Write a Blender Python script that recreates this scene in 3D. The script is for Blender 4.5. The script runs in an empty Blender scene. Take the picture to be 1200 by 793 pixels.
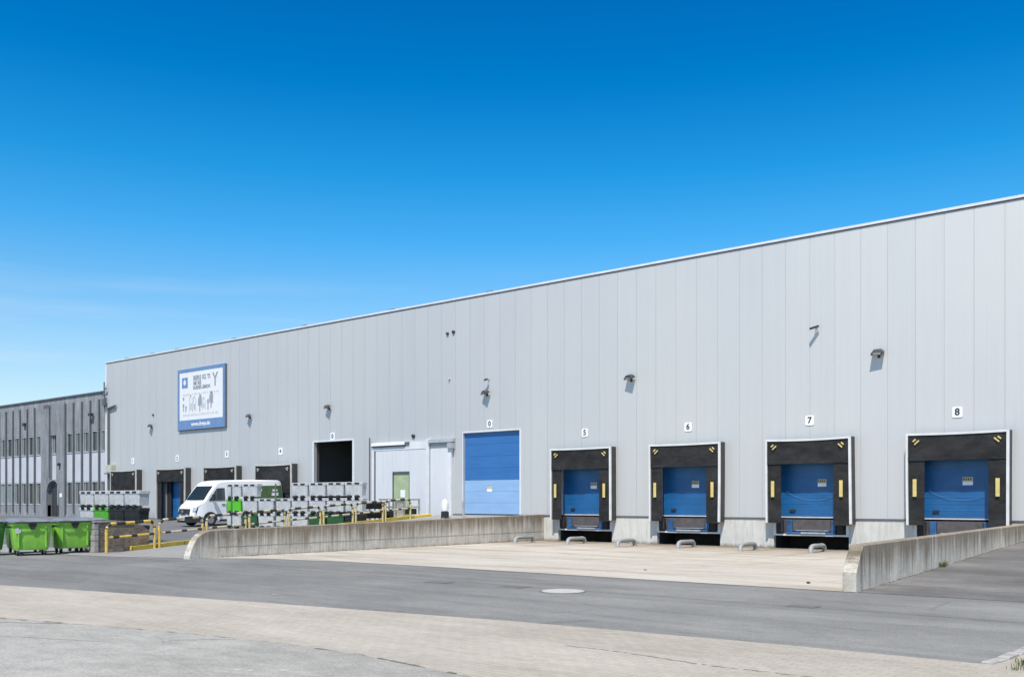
import bpy, bmesh, math, random
from mathutils import Vector, Matrix, noise as mnoise
random.seed(7)
scn = bpy.context.scene
COL = scn.collection
R = math.radians

# ------------------------------------------------------------------ materials
def mat(name, col, rough=0.7, metal=0.0, spec=0.5):
    m = bpy.data.materials.new(name); m.use_nodes = True
    b = m.node_tree.nodes['Principled BSDF']
    b.inputs['Base Color'].default_value = (*col, 1)
    b.inputs['Roughness'].default_value = rough
    b.inputs['Metallic'].default_value = metal
    b.inputs['Specular IOR Level'].default_value = spec
    return m

class N:
    """small node building helper"""
    def __init__(s, m):
        s.m = m; s.t = m.node_tree; s.b = s.t.nodes['Principled BSDF']
        s.co = s.t.nodes.new('ShaderNodeNewGeometry').outputs['Position']
    def obj(s):
        s.co = s.t.nodes.new('ShaderNodeTexCoord').outputs['Object']; return s
    def mapping(s, scale=(1, 1, 1), rot=(0, 0, 0), loc=(0, 0, 0)):
        n = s.t.nodes.new('ShaderNodeMapping'); s.t.links.new(s.co, n.inputs[0])
        n.inputs['Scale'].default_value = scale; n.inputs['Rotation'].default_value = rot
        n.inputs['Location'].default_value = loc
        return n.outputs[0]
    def noise(s, scale, detail=4, rough=.6, mp=(1, 1, 1), rot=(0, 0, 0), dist=0):
        n = s.t.nodes.new('ShaderNodeTexNoise'); s.t.links.new(s.mapping(mp, rot), n.inputs['Vector'])
        n.inputs['Scale'].default_value = scale; n.inputs['Detail'].default_value = detail
        n.inputs['Roughness'].default_value = rough; n.inputs['Distortion'].default_value = dist
        return n.outputs['Fac']
    def ramp(s, f, stops):
        n = s.t.nodes.new('ShaderNodeValToRGB'); s.t.links.new(f, n.inputs[0])
        e = n.color_ramp.elements
        while len(e) > 1: e.remove(e[0])
        e[0].position = stops[0][0]; e[0].color = tup(stops[0][1])
        for p, c in stops[1:]:
            k = e.new(p); k.color = tup(c)
        return n.outputs[0]
    def mix(s, a, b, f=1.0, mode='MULTIPLY'):
        n = s.t.nodes.new('ShaderNodeMix'); n.data_type = 'RGBA'; n.blend_type = mode
        for v, i in ((f, 0), (a, 6), (b, 7)):
            if hasattr(v, 'links'): s.t.links.new(v, n.inputs[i])
            elif i == 0: n.inputs[0].default_value = v
            else: n.inputs[i].default_value = tup(v)
        return n.outputs[2]
    def math(s, op, a, b=0.0, c=0.0):
        n = s.t.nodes.new('ShaderNodeMath'); n.operation = op
        for i, v in enumerate((a, b, c)):
            if hasattr(v, 'links'): s.t.links.new(v, n.inputs[i])
            else: n.inputs[i].default_value = v
        return n.outputs[0]
    def xyz(s):
        n = s.t.nodes.new('ShaderNodeSeparateXYZ'); s.t.links.new(s.co, n.inputs[0]); return n.outputs
    def color(s, c): s.t.links.new(c, s.b.inputs['Base Color']); return s
    def rough(s, c): s.t.links.new(c, s.b.inputs['Roughness']); return s
    def bump(s, f, strength=.3, dist=.01):
        n = s.t.nodes.new('ShaderNodeBump'); n.inputs['Strength'].default_value = strength
        n.inputs['Distance'].default_value = dist
        s.t.links.new(f, n.inputs['Height']); s.t.links.new(n.outputs[0], s.b.inputs['Normal']); return s

def tup(c):
    if isinstance(c, (int, float)): return (c, c, c, 1)
    return (*c, 1) if len(c) == 3 else c

def worn(name, col, rough=.6, amt=.25, scale=3, metal=0.0, bump=0.0, mp=(1, 1, 1), spec=.5, fine=30):
    m = mat(name, col, rough, metal, spec); n = N(m).obj()
    a = n.ramp(n.noise(scale, 6, .65, mp), [(.3, 1 - amt), (.7, 1 + amt * .35)])
    b = n.ramp(n.noise(fine, 3, .6, mp), [(.35, 1 - amt * .4), (.65, 1.0)])
    n.color(n.mix(n.mix(col, a), b))
    if bump: n.bump(n.noise(fine, 4), bump, .01)
    return m

M = {}
# cladding: light silver steel, tiny differences between panels, faint run-off streaks
m = M['cladding'] = mat('cladding', (.6, .61, .63), .70, 0.65, .5); n = N(m)
X, Y, Z = n.xyz()
pan = n.math('FLOOR', n.math('DIVIDE', n.math('ADD', X, 15.57), .983))
wn = n.t.nodes.new('ShaderNodeTexWhiteNoise'); wn.noise_dimensions = '1D'; n.t.links.new(pan, wn.inputs['W'])
pt = n.ramp(wn.outputs['Value'], [(0, (.975, .98, .985)), (.5, (.99, .99, .99)), (1, (1.0, 1.0, 1.0))])
st = n.ramp(n.noise(1.0, 5, .6, (5, 5, .12)), [(.3, .975), (.65, 1.0)])
big = n.ramp(n.noise(.13, 3, .5), [(.35, (.96, .965, .985)), (.65, (1.0, 1.0, .995))])
rib = n.math('FRACT', n.math('MULTIPLY', n.math('ADD', X, 15.57), 1 / .0983))
grime = n.math('ADD', n.math('MULTIPLY', n.math('SUBTRACT', Z, .6), .8), n.math('MULTIPLY', n.noise(1.0, 5, .7, (3, 3, .5)), 1.2))
big = n.mix(big, n.ramp(grime, [(.55, (.80, .79, .77)), (1.3, 1.0)]))
run = n.noise(1.0, 3, .6, (11, 11, .10))
big = n.mix(big, n.ramp(run, [(.28, (.955, .955, .95)), (.42, 1.0)]))
n.color(n.mix(n.mix(n.mix((.67, .665, .645), pt), st), big))
n.bump(n.math('ADD', n.math('MULTIPLY', n.math('PINGPONG', rib, .5), .5), n.math('MULTIPLY', n.noise(1.0, 3, .5, (.9, .9, .35)), 5.0)), .10, .006)
M['groove'] = mat('groove', (.46, .46, .46), .7)
M['trim_light'] = worn('trim_light', (.72, .73, .74), .4, .12, 2)
M['coping'] = worn('coping', (.70, .71, .72), .45, .12, 2)
M['dark_trim'] = worn('dark_trim', (.12, .13, .14), .5, .2, 3)
M['roof_sheet'] = worn('roof_sheet', (.35, .36, .37), .6, .2, 1)
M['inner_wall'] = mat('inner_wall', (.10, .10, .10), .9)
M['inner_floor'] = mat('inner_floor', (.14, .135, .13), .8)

def concrete(name, col, stain=.45, streak=True, scale=1.0, moss=0.0):
    m = mat(name, col, .9, 0, .25); n = N(m)
    X, Y, Z = n.xyz()
    c = n.mix(col, n.ramp(n.noise(.8 * scale, 6, .7), [(.3, .75), (.65, 1.05)]))
    c = n.mix(c, n.ramp(n.noise(14 * scale, 5, .65), [(.3, .82), (.6, 1.03)]))
    if streak:
        s = n.noise(1.0, 6, .7, (5.5, 5.5, .35))
        c = n.mix(c, n.ramp(s, [(.42, (1 - stain, 1 - stain * 1.03, 1 - stain * 1.1)), (.60, 1.0)]))
        s2 = n.noise(1.0, 3, .6, (17, 17, .5))
        c = n.mix(c, n.ramp(s2, [(.38, 1 - stain * .6), (.5, 1.0)]))
    n.color(c); n.bump(n.noise(30, 5), .25, .01)
    return m
# retaining walls: streaky concrete, darker growth along the top edge, construction joints
def retaining(name, ztop, along='Y', slope=0.0, y0=0.0):
    m = mat(name, (.48, .45, .41), .92, 0, .2); n = N(m); X, Y, Z = n.xyz()
    base = n.mix((.68, .63, .55), n.ramp(n.noise(1.3, 6, .7), [(.3, .72), (.65, 1.06)]))
    base = n.mix(base, n.ramp(n.noise(22, 5, .65), [(.3, .8), (.6, 1.04)]))
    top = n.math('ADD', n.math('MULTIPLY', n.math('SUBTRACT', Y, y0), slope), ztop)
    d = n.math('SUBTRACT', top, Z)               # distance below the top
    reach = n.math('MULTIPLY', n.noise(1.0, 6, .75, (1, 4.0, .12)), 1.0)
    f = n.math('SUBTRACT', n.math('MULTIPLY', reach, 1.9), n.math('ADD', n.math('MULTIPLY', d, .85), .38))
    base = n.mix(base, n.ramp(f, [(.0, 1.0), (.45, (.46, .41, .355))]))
    thin = n.noise(1.0, 4, .7, (1, 14, .22))
    base = n.mix(base, n.ramp(thin, [(.34, (.70, .67, .62)), (.50, 1.0)]))
    white = n.noise(1.0, 4, .7, (1, 9, .3))
    base = n.mix(base, (.66, .65, .62), n.ramp(white, [(.60, 0.0), (.74, .55)]), 'MIX')
    j = n.math('ABSOLUTE', n.math('SUBTRACT', n.math('FRACT', n.math('DIVIDE', Y, 4.9)), .5))
    base = n.mix(base, n.ramp(j, [(.0, .55), (.003, .65), (.006, 1.0)]))
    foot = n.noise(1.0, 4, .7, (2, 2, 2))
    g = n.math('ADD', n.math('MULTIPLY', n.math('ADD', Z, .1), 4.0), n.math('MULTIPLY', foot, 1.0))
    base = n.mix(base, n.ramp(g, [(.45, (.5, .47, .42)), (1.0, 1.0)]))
    n.color(base); n.bump(n.noise(25, 5), .35, .012)
    return m
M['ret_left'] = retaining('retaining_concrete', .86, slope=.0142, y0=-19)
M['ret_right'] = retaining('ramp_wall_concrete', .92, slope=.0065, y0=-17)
M['ret_cap'] = worn('retaining_top', (.42, .40, .36), .95, .45, 3, bump=.4, fine=25)
# plinth: painted, pale concrete
m = M['plinth'] = mat('plinth', (.60, .59, .55), .85, 0, .2); n = N(m); X, Y, Z = n.xyz()
c = n.mix((.62, .61, .565), n.ramp(n.noise(1.2, 6, .7), [(.3, .84), (.65, 1.03)]))
c = n.mix(c, n.ramp(n.noise(1.0, 5, .7, (9, 9, .8)), [(.35, .82), (.55, 1.0)]))
g = n.math('ADD', n.math('MULTIPLY', n.math('ADD', Z, .1), 2.6), n.noise(3, 5, .7))
c = n.mix(c, n.ramp(g, [(.45, (.42, .38, .32)), (.85, 1.0)]))
n.color(c); n.bump(n.noise(20, 5), .2, .01)
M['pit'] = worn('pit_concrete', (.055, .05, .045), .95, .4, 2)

def ground_mat(name, col, col2, big=.25, fine=120, famt=.25, bump=.3, extra=None):
    m = mat(name, col, .92, 0, .25); n = N(m)
    c = n.mix(col, col2, n.ramp(n.noise(big, 6, .65), [(.35, 0.0), (.65, 1.0)]), 'MIX')
    c = n.mix(c, n.ramp(n.noise(fine, 3, .7), [(.3, 1 - famt), (.7, 1 + famt * .5)]))
    c = n.mix(c, n.ramp(n.noise(28, 4, .75), [(.32, 1 - famt * .7), (.68, 1 + famt * .35)]))
    c = n.mix(c, n.ramp(n.noise(6, 5, .7), [(.3, .90), (.65, 1.03)]))
    if extra: c = extra(n, c)
    n.color(c); n.bump(n.noise(fine, 4, .7), bump, .01)
    return m
def road_x(n, c):
    X, Y, Z = n.xyz()
    tr = n.noise(1.0, 5, .65, (.07, 1.3, 1), dist=.3)            # long wheel tracks
    c = n.mix(c, n.ramp(tr, [(.36, .86), (.52, 1.0), (.68, 1.08)]))
    # gutter seam at y = -20.55 with dirt
    d = n.math('ABSOLUTE', n.math('ADD', n.math('ADD', Y, 20.55), n.math('MULTIPLY', n.math('SUBTRACT', n.noise(.9, 3), .5), .16)))
    c = n.mix(c, n.ramp(d, [(.0, .66), (.025, .74), (.06, .97), (.2, 1.0)]))
    sc = n.ramp(n.noise(2.2, 4, .6, (.6, 3, 1)), [(.60, 1.0), (.70, .84)])
    c = n.mix(c, n.ramp(n.math('ADD', n.math('MULTIPLY', X, .045), 1.0), [(.2, .97), (.75, 1.12)]))
    c = n.mix(c, n.ramp(n.noise(.55, 5, .75, (.5, 1.4, 1), dist=.5), [(.36, .86), (.5, 1.0), (.66, 1.07)]))
    ck = n.t.nodes.new('ShaderNodeTexVoronoi'); ck.feature = 'DISTANCE_TO_EDGE'; ck.inputs['Scale'].default_value = .22
    n.t.links.new(n.mix(n.mapping((.6, 1.6, 1)), n.noise(1.2, 4), .2, 'ADD'), ck.inputs['Vector'])
    c = n.mix(c, n.ramp(ck.outputs['Distance'], [(.0, .78), (.002, .86), (.005, 1.0)]))
    return n.mix(c, sc)
M['road'] = ground_mat('road_asphalt', (.215, .211, .198), (.285, .278, .26), .22, 130, .34, .35, road_x)
M['ramp'] = ground_mat('ramp_asphalt', (.15, .14, .132), (.235, .225, .215), .30, 110, .34, .35, lambda n, c: n.mix(c, n.ramp(n.noise(1.0, 5, .7, (.10, .45, 1), (0, 0, R(-25)), .6), [(.34, .72), (.5, .95), (.62, 1.25)])))
def lot_x(n, c):
    return n.mix(c, n.ramp(n.noise(1.0, 5, .65, (.12, .8, 1)), [(.36, .90), (.6, 1.04)]))
M['lot'] = ground_mat('lot_asphalt', (.30, .295, .28), (.37, .36, .34), .3, 120, .3, .3, lot_x)
M['yard_dark'] = ground_mat('back_yard_asphalt', (.15, .15, .155), (.19, .19, .19), .3, 120, .3, .3)
def apron_x(n, c):
    X, Y, Z = n.xyz()
    # sweeping tyre arcs in front of the docks
    w = n.noise(1.0, 5, .6, (.16, .75, 1), (0, 0, R(12)), .8)
    c = n.mix(c, n.ramp(w, [(.36, (.78, .75, .71)), (.52, .98), (.7, 1.04)]))
    w = n.noise(1.0, 4, .6, (.12, 1.5, 1), (0, 0, R(-18)), .5)
    c = n.mix(c, n.ramp(w, [(.33, (.90, .88, .86)), (.45, 1.0)]))
    for cx, cy, r, w_, a_ in ((-31, 1.5, 13.2, .16, .80), (-31, 1.5, 15.1, .16, .84), (-26.5, 3, 15.5, .18, .82), (-26.5, 3, 17.3, .18, .86), (-22, 5, 17.0, .15, .84), (-22, 5, 19.0, .15, .84), (-36, -6, 24, .2, .88), (-8, 2.5, 12, .15, .86)):
        dx = n.math('SUBTRACT', X, cx); dy = n.math('SUBTRACT', Y, cy)
        d = n.math('SQRT', n.math('ADD', n.math('MULTIPLY', dx, dx), n.math('MULTIPLY', dy, dy)))
        d = n.math('ABSOLUTE', n.math('SUBTRACT', d, n.math('ADD', n.math('MULTIPLY', n.noise(.35, 2), .9), r)))
        f = n.math('MULTIPLY', n.ramp(d, [(w_ * .35, 1.0), (w_ * 1.3, 0.0)]), n.ramp(n.noise(.9, 4, .7), [(.38, 0.0), (.62, 1.0)]))
        c = n.mix(c, (a_, a_ * .975, a_ * .94), f)
    for cx in (-25.24, -19.91, -14.57):
        for q in (-.95, .95):
            d = n.math('ABSOLUTE', n.math('SUBTRACT', n.math('ADD', X, n.math('MULTIPLY', Y, .06)), n.math('ADD', n.math('MULTIPLY', n.noise(.5, 2), .3), cx + q - .15)))
            f = n.math('MULTIPLY', n.ramp(d, [(.12, 1.0), (.30, 0.0)]), n.ramp(n.math('MULTIPLY', Y, -.1), [(.2, .8), (1.0, 0.0)]))
            c = n.mix(c, (.78, .75, .71), f)
    # dirt gathered near the building
    g = n.math('ADD', n.math('MULTIPLY', Y, -.10), n.math('MULTIPLY', n.noise(.6, 5, .7, (.5, 1.6, 1)), .8))
    c = n.mix(c, n.ramp(g, [(.35, (.50, .45, .40)), (.62, (.74, .69, .64)), (1.0, 1.0)]))
    sx = n.math('ABSOLUTE', n.math('SUBTRACT', n.math('FRACT', n.math('DIVIDE', X, 5.3)), .5))
    sy = n.math('ABSOLUTE', n.math('SUBTRACT', n.math('FRACT', n.math('DIVIDE', Y, 5.0)), .5))
    c = n.mix(c, n.ramp(n.math('MINIMUM', sx, sy), [(.0, .80), (.0018, .86), (.004, 1.0)]))
    return c
M['apron'] = ground_mat('apron_concrete', (.51, .46, .39), (.575, .525, .45), .3, 60, .14, .15, apron_x)
def paver_x(n, c):
    b = n.t.nodes.new('ShaderNodeTexBrick'); n.t.links.new(n.mapping((1, 1, 1), rot=(0, 0, R(3))), b.inputs['Vector'])
    b.inputs['Scale'].default_value = 1.0; b.inputs['Brick Width'].default_value = .22; b.inputs['Row Height'].default_value = .11
    b.inputs['Mortar Size'].default_value = .007; b.inputs['Mortar Smooth'].default_value = .4
    b.inputs['Color1'].default_value = (1, .97, .94, 1); b.inputs['Color2'].default_value = (.83, .80, .78, 1); b.inputs['Mortar'].default_value = (.55, .53, .5, 1)
    b.inputs['Bias'].default_value = -.2
    c = n.mix(c, b.outputs['Color'], .55)
    tr = n.noise(1.0, 5, .7, (.10, .9, 1))
    c = n.mix(c, n.ramp(tr, [(.36, .88), (.6, 1.04)]))
    d = n.math('ABSOLUTE', n.math('ADD', n.math('ADD', n.xyz()[1], 26.2), n.math('ADD', n.math('MULTIPLY', n.xyz()[0], -.02), n.math('MULTIPLY', n.math('SUBTRACT', n.noise(.5, 3), .5), .5))))
    red = n.math('MULTIPLY', n.ramp(d, [(.0, 1.0), (.05, .8), (.09, 0.0)]), n.ramp(n.xyz()[0], [(0, 0), (.01, 0)]))
    return c
M['paver'] = ground_mat('paver', (.455, .41, .345), (.53, .485, .415), .45, 45, .16, .2, paver_x)
def fore_x(n, c):
    X, Y, Z = n.xyz()
    c = n.mix(c, n.ramp(n.noise(2.0, 5, .75, (.7, 1.4, 1)), [(.35, .84), (.6, 1.05)]))
    v = n.t.nodes.new('ShaderNodeTexVoronoi'); v.feature = 'DISTANCE_TO_EDGE'; v.inputs['Scale'].default_value = .33
    n.t.links.new(n.mix(n.mapping(), n.noise(1.5, 4), .15, 'ADD'), v.inputs['Vector'])
    c = n.mix(c, n.ramp(v.outputs['Distance'], [(.0, .86), (.003, .92), (.007, 1.0)]))
    pale = n.noise(3.5, 2, .5)
    c = n.mix(c, (.6, .59, .56), n.ramp(pale, [(.74, 0.0), (.77, .6)]), 'MIX')
    return c
M['fore'] = ground_mat('foreground_concrete', (.39, .37, .33), (.465, .445, .40), .4, 70, .32, .3, fore_x)
M['far_ground'] = ground_mat('far_ground', (.2, .2, .19), (.26, .25, .23), .05, 30, .2, .2)
M['dirt'] = worn('dirt_line', (.24, .215, .17), .95, .5, 4, fine=60)

M['rubber'] = worn('rubber', (.022, .022, .023), .75, .3, 3)
m = M['curtain'] = mat('curtain', (.05, .048, .047), .62, 0, .4); n = N(m)
c = n.mix((.036, .036, .037), (.080, .078, .077), n.ramp(n.noise(1.6, 6, .7, (1, 1, 2.2)), [(.38, 0.0), (.72, 1.0)]), 'MIX')
n.color(c); n.rough(n.ramp(n.noise(2.5, 5), [(.3, .5), (.7, .8)])); n.bump(n.noise(2.2, 4, .5, (1, 1, .6)), .5, .06)
M['shelter_skin'] = worn('shelter_skin', (.05, .05, .05), .6, .3, 2)
M['frame_white'] = worn('shelter_frame', (.72, .72, .71), .45, .15, 2)
M['frame_beige'] = worn('shelter_frame_beige', (.55, .53, .47), .5, .2, 2)
M['yellow'] = worn('yellow_paint', (.70, .55, .20), .5, .25, 4)
M['yellow_rail'] = worn('yellow_rail_paint', (.76, .52, .10), .5, .3, 6)
M['cream_rail'] = worn('worn_rail_paint', (.60, .53, .38), .6, .3, 6)
M['cream_yellow'] = worn('faded_rail_paint', (.70, .56, .24), .6, .3, 6)
M['yellow_kerb'] = worn('yellow_kerb_paint', (.88, .60, .07), .7, .22, 3, bump=.2)
M['black_paint'] = worn('black_paint', (.03, .03, .028), .5, .3, 4)
m = M['blue_door'] = mat('blue_door', (.02, .13, .5), .38, 0, .5); n = N(m)
c = n.mix((.012, .112, .30), n.ramp(n.noise(1.2, 5, .6, (1, 1, 2)), [(.3, .82), (.65, 1.08)]))
n.color(n.mix(c, n.ramp(n.noise(1, 4, .7, (.5, 1, 12)), [(.66, 1.0), (.74, (1.8, 1.35, 1.1))]))); n.rough(n.ramp(n.noise(2), [(.3, .3), (.7, .5)]))
M['gate_blue'] = worn('gate_blue', (.035, .155, .41), .42, .12, 1.5, mp=(.5, 1, 2))
M['gate_pale'] = worn('gate_pale_blue', (.27, .44, .68), .45, .10, 1.5, mp=(.5, 1, 2))
M['seal'] = worn('door_seal', (.6, .62, .64), .5, .2, 3)
M['cord'] = mat('faded_blue_cord', (.12, .26, .50), .7)
M['steel'] = worn('worn_steel', (.13, .115, .115), .5, .4, 4, .2)
M['lip_white'] = worn('lip_bare_steel', (.55, .56, .58), .35, .35, 6, .3)
M['leveller_blue'] = worn('leveller_blue', (.035, .125, .30), .5, .5, 3)
M['galv'] = worn('galvanised', (.52, .54, .54), .45, .3, 4, .35)
M['guide_pipe'] = worn('guide_pipe', (.36, .37, .36), .6, .4, 5, .2)
M['lamp_body'] = worn('lamp_body', (.04, .042, .045), .5, .2, 6)
M['lamp_glass'] = mat('lamp_glass', (.42, .45, .44), .12, 0, .8)
M['white_sign'] = worn('white_sign', (.86, .87, .88), .5, .05, 3)
M['sticker_yellow'] = worn('sticker_yellow', (.62, .53, .28), .5, .2, 20)
M['ink'] = mat('ink', (.035, .035, .04), .6)
M['bb_blue'] = worn('billboard_blue', (.15, .26, .47), .5, .15, 1.5)
M['bb_white'] = worn('billboard_white', (.76, .77, .78), .5, .05, 1.5)
M['bb_grey'] = mat('billboard_grey', (.30, .32, .36), .6)
M['bb_pale'] = mat('billboard_pale_print', (.62, .57, .52), .6)
M['slide_panel'] = worn('sliding_gate_sheet', (.66, .67, .69), .5, .06, 1.5, mp=(1, 1, .3))
M['green_door'] = worn('green_door', (.42, .50, .30), .5, .2, 2)
M['tyre'] = worn('tyre', (.02, .02, .02), .85, .2, 10)
M['rim'] = mat('rim', (.35, .36, .37), .35, .6)
M['van_white'] = mat('van_white', (.84, .845, .85), .5, 0, .35)
M['van_black'] = mat('van_black_plastic', (.025, .025, .027), .55)
m = M['glass_dark'] = mat('windscreen', (.035, .05, .052), .04, 0, 1.0)
M['glass_office'] = mat('office_glass', (.045, .055, .055), .08, 0, .9)
M['glass_green'] = mat('office_glass_green', (.20, .27, .25), .12, 0, .9)
M['headlight'] = mat('headlight', (.5, .53, .55), .1, .2, .8)
M['livery'] = worn('van_green_livery', (.085, .15, .055), .35, .25, 2)
M['bin_green'] = worn('bin_green', (.27, .60, .075), .42, .22, 2.5, fine=9)
M['bin_green_dark'] = worn('bin_dark_green', (.07, .26, .045), .45, .25, 2.5, fine=9)
M['bin_lid'] = worn('bin_lid', (.24, .25, .27), .38, .4, 3)
M['bin_trim'] = worn('bin_trim', (.03, .03, .03), .6, .2, 4)
M['castor'] = worn('castor_steel', (.45, .46, .45), .4, .3, 6, .4)
def cont(name, col, amt):
    m = mat(name, col, .55, 0, .4); n = N(m).obj()
    c = n.mix(col, n.ramp(n.noise(22, 5, .8), [(.35, 1 - amt), (.6, 1.08)]))
    n.color(n.mix(c, n.ramp(n.noise(2.5, 5, .7), [(.35, .82), (.65, 1.04)])))
    n.bump(n.noise(14, 4), .3, .02); return m
M['cont_grey'] = cont('container_grey', (.58, .595, .60), .36)
M['cont_pale'] = cont('container_pale', (.60, .61, .60), .3)
M['cont_black'] = cont('container_black', (.022, .023, .024), .4)
M['cont_green'] = cont('container_green', (.10, .42, .04), .3)
M['cont_lime'] = cont('container_lime', (.12, .55, .035), .25)
M['cont_dkgreen'] = cont('container_dark_green', (.03, .12, .04), .35)
M['cont_beige'] = cont('container_beige', (.50, .50, .40), .35)
M['office_concrete'] = concrete('office_concrete', (.36, .375, .395), .30, True)
M['office_pier'] = concrete('office_pier', (.31, .325, .345), .25, True)
M['office_fin'] = concrete('office_fin', (.135, .145, .16), .2, False)
M['office_infill'] = worn('office_infill', (.54, .56, .60), .7, .10, 1.2, mp=(1, 1, .4))
M['office_frame'] = worn('office_frame', (.46, .48, .50), .6, .2, 2)
m = M['brown_brick'] = mat('brown_brick', (.2, .17, .14), .95, 0, .2); n = N(m)
c = n.mix((.27, .225, .185), n.ramp(n.noise(3, 6, .75), [(.3, .6), (.65, 1.2)]))
c = n.mix(c, n.ramp(n.noise(1.0, 4, .75, (9, 5, 16)), [(.38, .6), (.55, 1.1)]))
z8 = n.math('ABSOLUTE', n.math('SUBTRACT', n.math('FRACT', n.math('MULTIPLY', n.xyz()[2], 11.0)), .5))
c = n.mix(c, n.ramp(z8, [(.0, .64), (.07, .85), (.12, 1.0)]))
n.color(c); n.bump(n.noise(9, 5), .5, .02)
M['stone_pale'] = worn('stone_pale', (.40, .38, .34), .95, .4, 6, bump=.4)
M['kerb_stone'] = worn('kerb_stone', (.47, .445, .41), .95, .35, 5, bump=.4)
M['cover'] = worn('cast_cover', (.20, .19, .175), .7, .3, 12, .2)
M['cover_pale'] = worn('concrete_cover', (.52, .49, .44), .9, .2, 8)
m = M['blade'] = mat('grass_blade', (.10, .13, .04), .7); n = N(m)
n.color(n.mix((.075, .13, .03), (.20, .19, .09), n.noise(9, 4), 'MIX'))
M['verge'] = worn('verge_soil', (.16, .14, .09), .95, .5, 5, bump=.5)
M['tank_white'] = worn('tank_white', (.78, .78, .74), .45, .1, 3)

# ------------------------------------------------------------------ mesh helpers
def box(bm, x0, x1, y0, y1, z0, z1, mx=None):
    vs = [bm.verts.new((x, y, z)) for x in (x0, x1) for y in (y0, y1) for z in (z0, z1)]
    if mx is not None:
        for v in vs: v.co = mx @ v.co
    for f in ((0, 1, 3, 2), (4, 6, 7, 5), (0, 4, 5, 1), (2, 3, 7, 6), (0, 2, 6, 4), (1, 5, 7, 3)):
        bm.faces.new([vs[i] for i in f])
    return vs
def quad(bm, *p):
    return bm.faces.new([bm.verts.new(q) for q in p])
def tube(bm, pts, r, seg=10, cap=True):
    pts = [Vector(p) for p in pts]; rings = []
    rr = r if isinstance(r, (list, tuple)) else [r] * len(pts)
    for i, p in enumerate(pts):
        a = (pts[i] - pts[i - 1]).normalized() if i else None
        b = (pts[i + 1] - pts[i]).normalized() if i < len(pts) - 1 else None
        t = ((a or b) + (b or a)).normalized()
        u = t.cross(Vector((0, 0, 1)))
        if u.length < .2: u = t.cross(Vector((0, 1, 0)))
        u.normalize(); w = t.cross(u)
        k = 1 / max(.5, math.sqrt((1 + (a or b).dot(b or a)) / 2))
        rings.append([bm.verts.new(p + (u * math.cos(2 * math.pi * j / seg) + w * math.sin(2 * math.pi * j / seg)) * rr[i] * k) for j in range(seg)])
    for i in range(len(rings) - 1):
        for j in range(seg):
            bm.faces.new((rings[i][j], rings[i][(j + 1) % seg], rings[i + 1][(j + 1) % seg], rings[i + 1][j]))
    if cap: bm.faces.new(rings[0][::-1]); bm.faces.new(rings[-1])
def prism(bm, poly, d, mx=None):
    """poly: list of 3D points (planar), extruded along vector d"""
    d = Vector(d); a = [bm.verts.new(p) for p in poly]; b = [bm.verts.new(Vector(p) + d) for p in poly]
    n = len(poly)
    bm.faces.new(a); bm.faces.new(b[::-1])
    for i in range(n): bm.faces.new((a[i], b[i], b[(i + 1) % n], a[(i + 1) % n]))
    if mx is not None:
        for v in a + b: v.co = mx @ v.co
def loft(bm, rings):
    vr = [[bm.verts.new(p) for p in r] for r in rings]
    for i in range(len(vr) - 1):
        n = len(vr[i])
        for j in range(n): bm.faces.new((vr[i][j], vr[i][(j + 1) % n], vr[i + 1][(j + 1) % n], vr[i + 1][j]))
    bm.faces.new(vr[0][::-1]); bm.faces.new(vr[-1])
def rrect(w, d, r, z, k=4, cx=0, cy=0):
    pts = []
    for sx, sy, a0 in ((1, 1, 0), (-1, 1, 90), (-1, -1, 180), (1, -1, 270)):
        for i in range(k + 1):
            a = R(a0 + 90 * i / k)
            pts.append((cx + sx * (w / 2 - r) + r * math.cos(a), cy + sy * (d / 2 - r) + r * math.sin(a), z))
    return pts
def mk(name, bm, material, parent=None, smooth=False, bevel=0, bseg=2):
    bmesh.ops.recalc_face_normals(bm, faces=bm.faces[:])
    me = bpy.data.meshes.new(name); bm.to_mesh(me); bm.free()
    me.materials.append(M[material] if isinstance(material, str) else material)
    if smooth:
        for p in me.polygons: p.use_smooth = True
    o = bpy.data.objects.new(name, me); COL.objects.link(o)
    if smooth:
        md = o.modifiers.new('es', 'EDGE_SPLIT'); md.split_angle = R(38)
    if bevel:
        md = o.modifiers.new('bv', 'BEVEL'); md.width = bevel; md.segments = bseg; md.limit_method = 'ANGLE'
    if parent: o.parent = parent
    return o
def B(): return bmesh.new()
def part(name, material, parent, fn, **k):
    bm = B(); fn(bm); return mk(name, bm, material, parent, **k)
def tag(o, label=None, cat=None, group=None, kind=None):
    for k, v in (('label', label), ('category', cat), ('group', group), ('kind', kind)):
        if v: o[k] = v
    return o
def thing(name, label, cat, loc=(0, 0, 0), rz=0, group=None):
    o = bpy.data.objects.new(name, None); COL.objects.link(o)
    o.location = loc; o.rotation_euler = (0, 0, rz); o.empty_display_size = .3
    return tag(o, label, cat, group)
def struct(name, bm, material, label=None):
    o = mk(name, bm, material); return tag(o, label, None, None, 'structure')
def text(name, s, size, material, parent, loc, rot=(R(90), 0, 0), extr=.004, bold=0.0, sx=1.0):
    cu = bpy.data.curves.new(name, 'FONT'); cu.body = s; cu.size = size; cu.extrude = extr
    cu.align_x = 'CENTER'; cu.align_y = 'CENTER'; cu.offset = bold; cu.resolution_u = 4
    t = bpy.data.objects.new('tmp', cu); COL.objects.link(t)
    dg = bpy.context.evaluated_depsgraph_get(); me = bpy.data.meshes.new_from_object(t.evaluated_get(dg))
    bpy.data.objects.remove(t); me.name = name; me.materials.clear(); me.materials.append(M[material])
    o = bpy.data.objects.new(name, me); COL.objects.link(o); o.parent = parent
    o.location = loc; o.rotation_euler = rot; o.scale = (sx, 1, 1)
    return o
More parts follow.
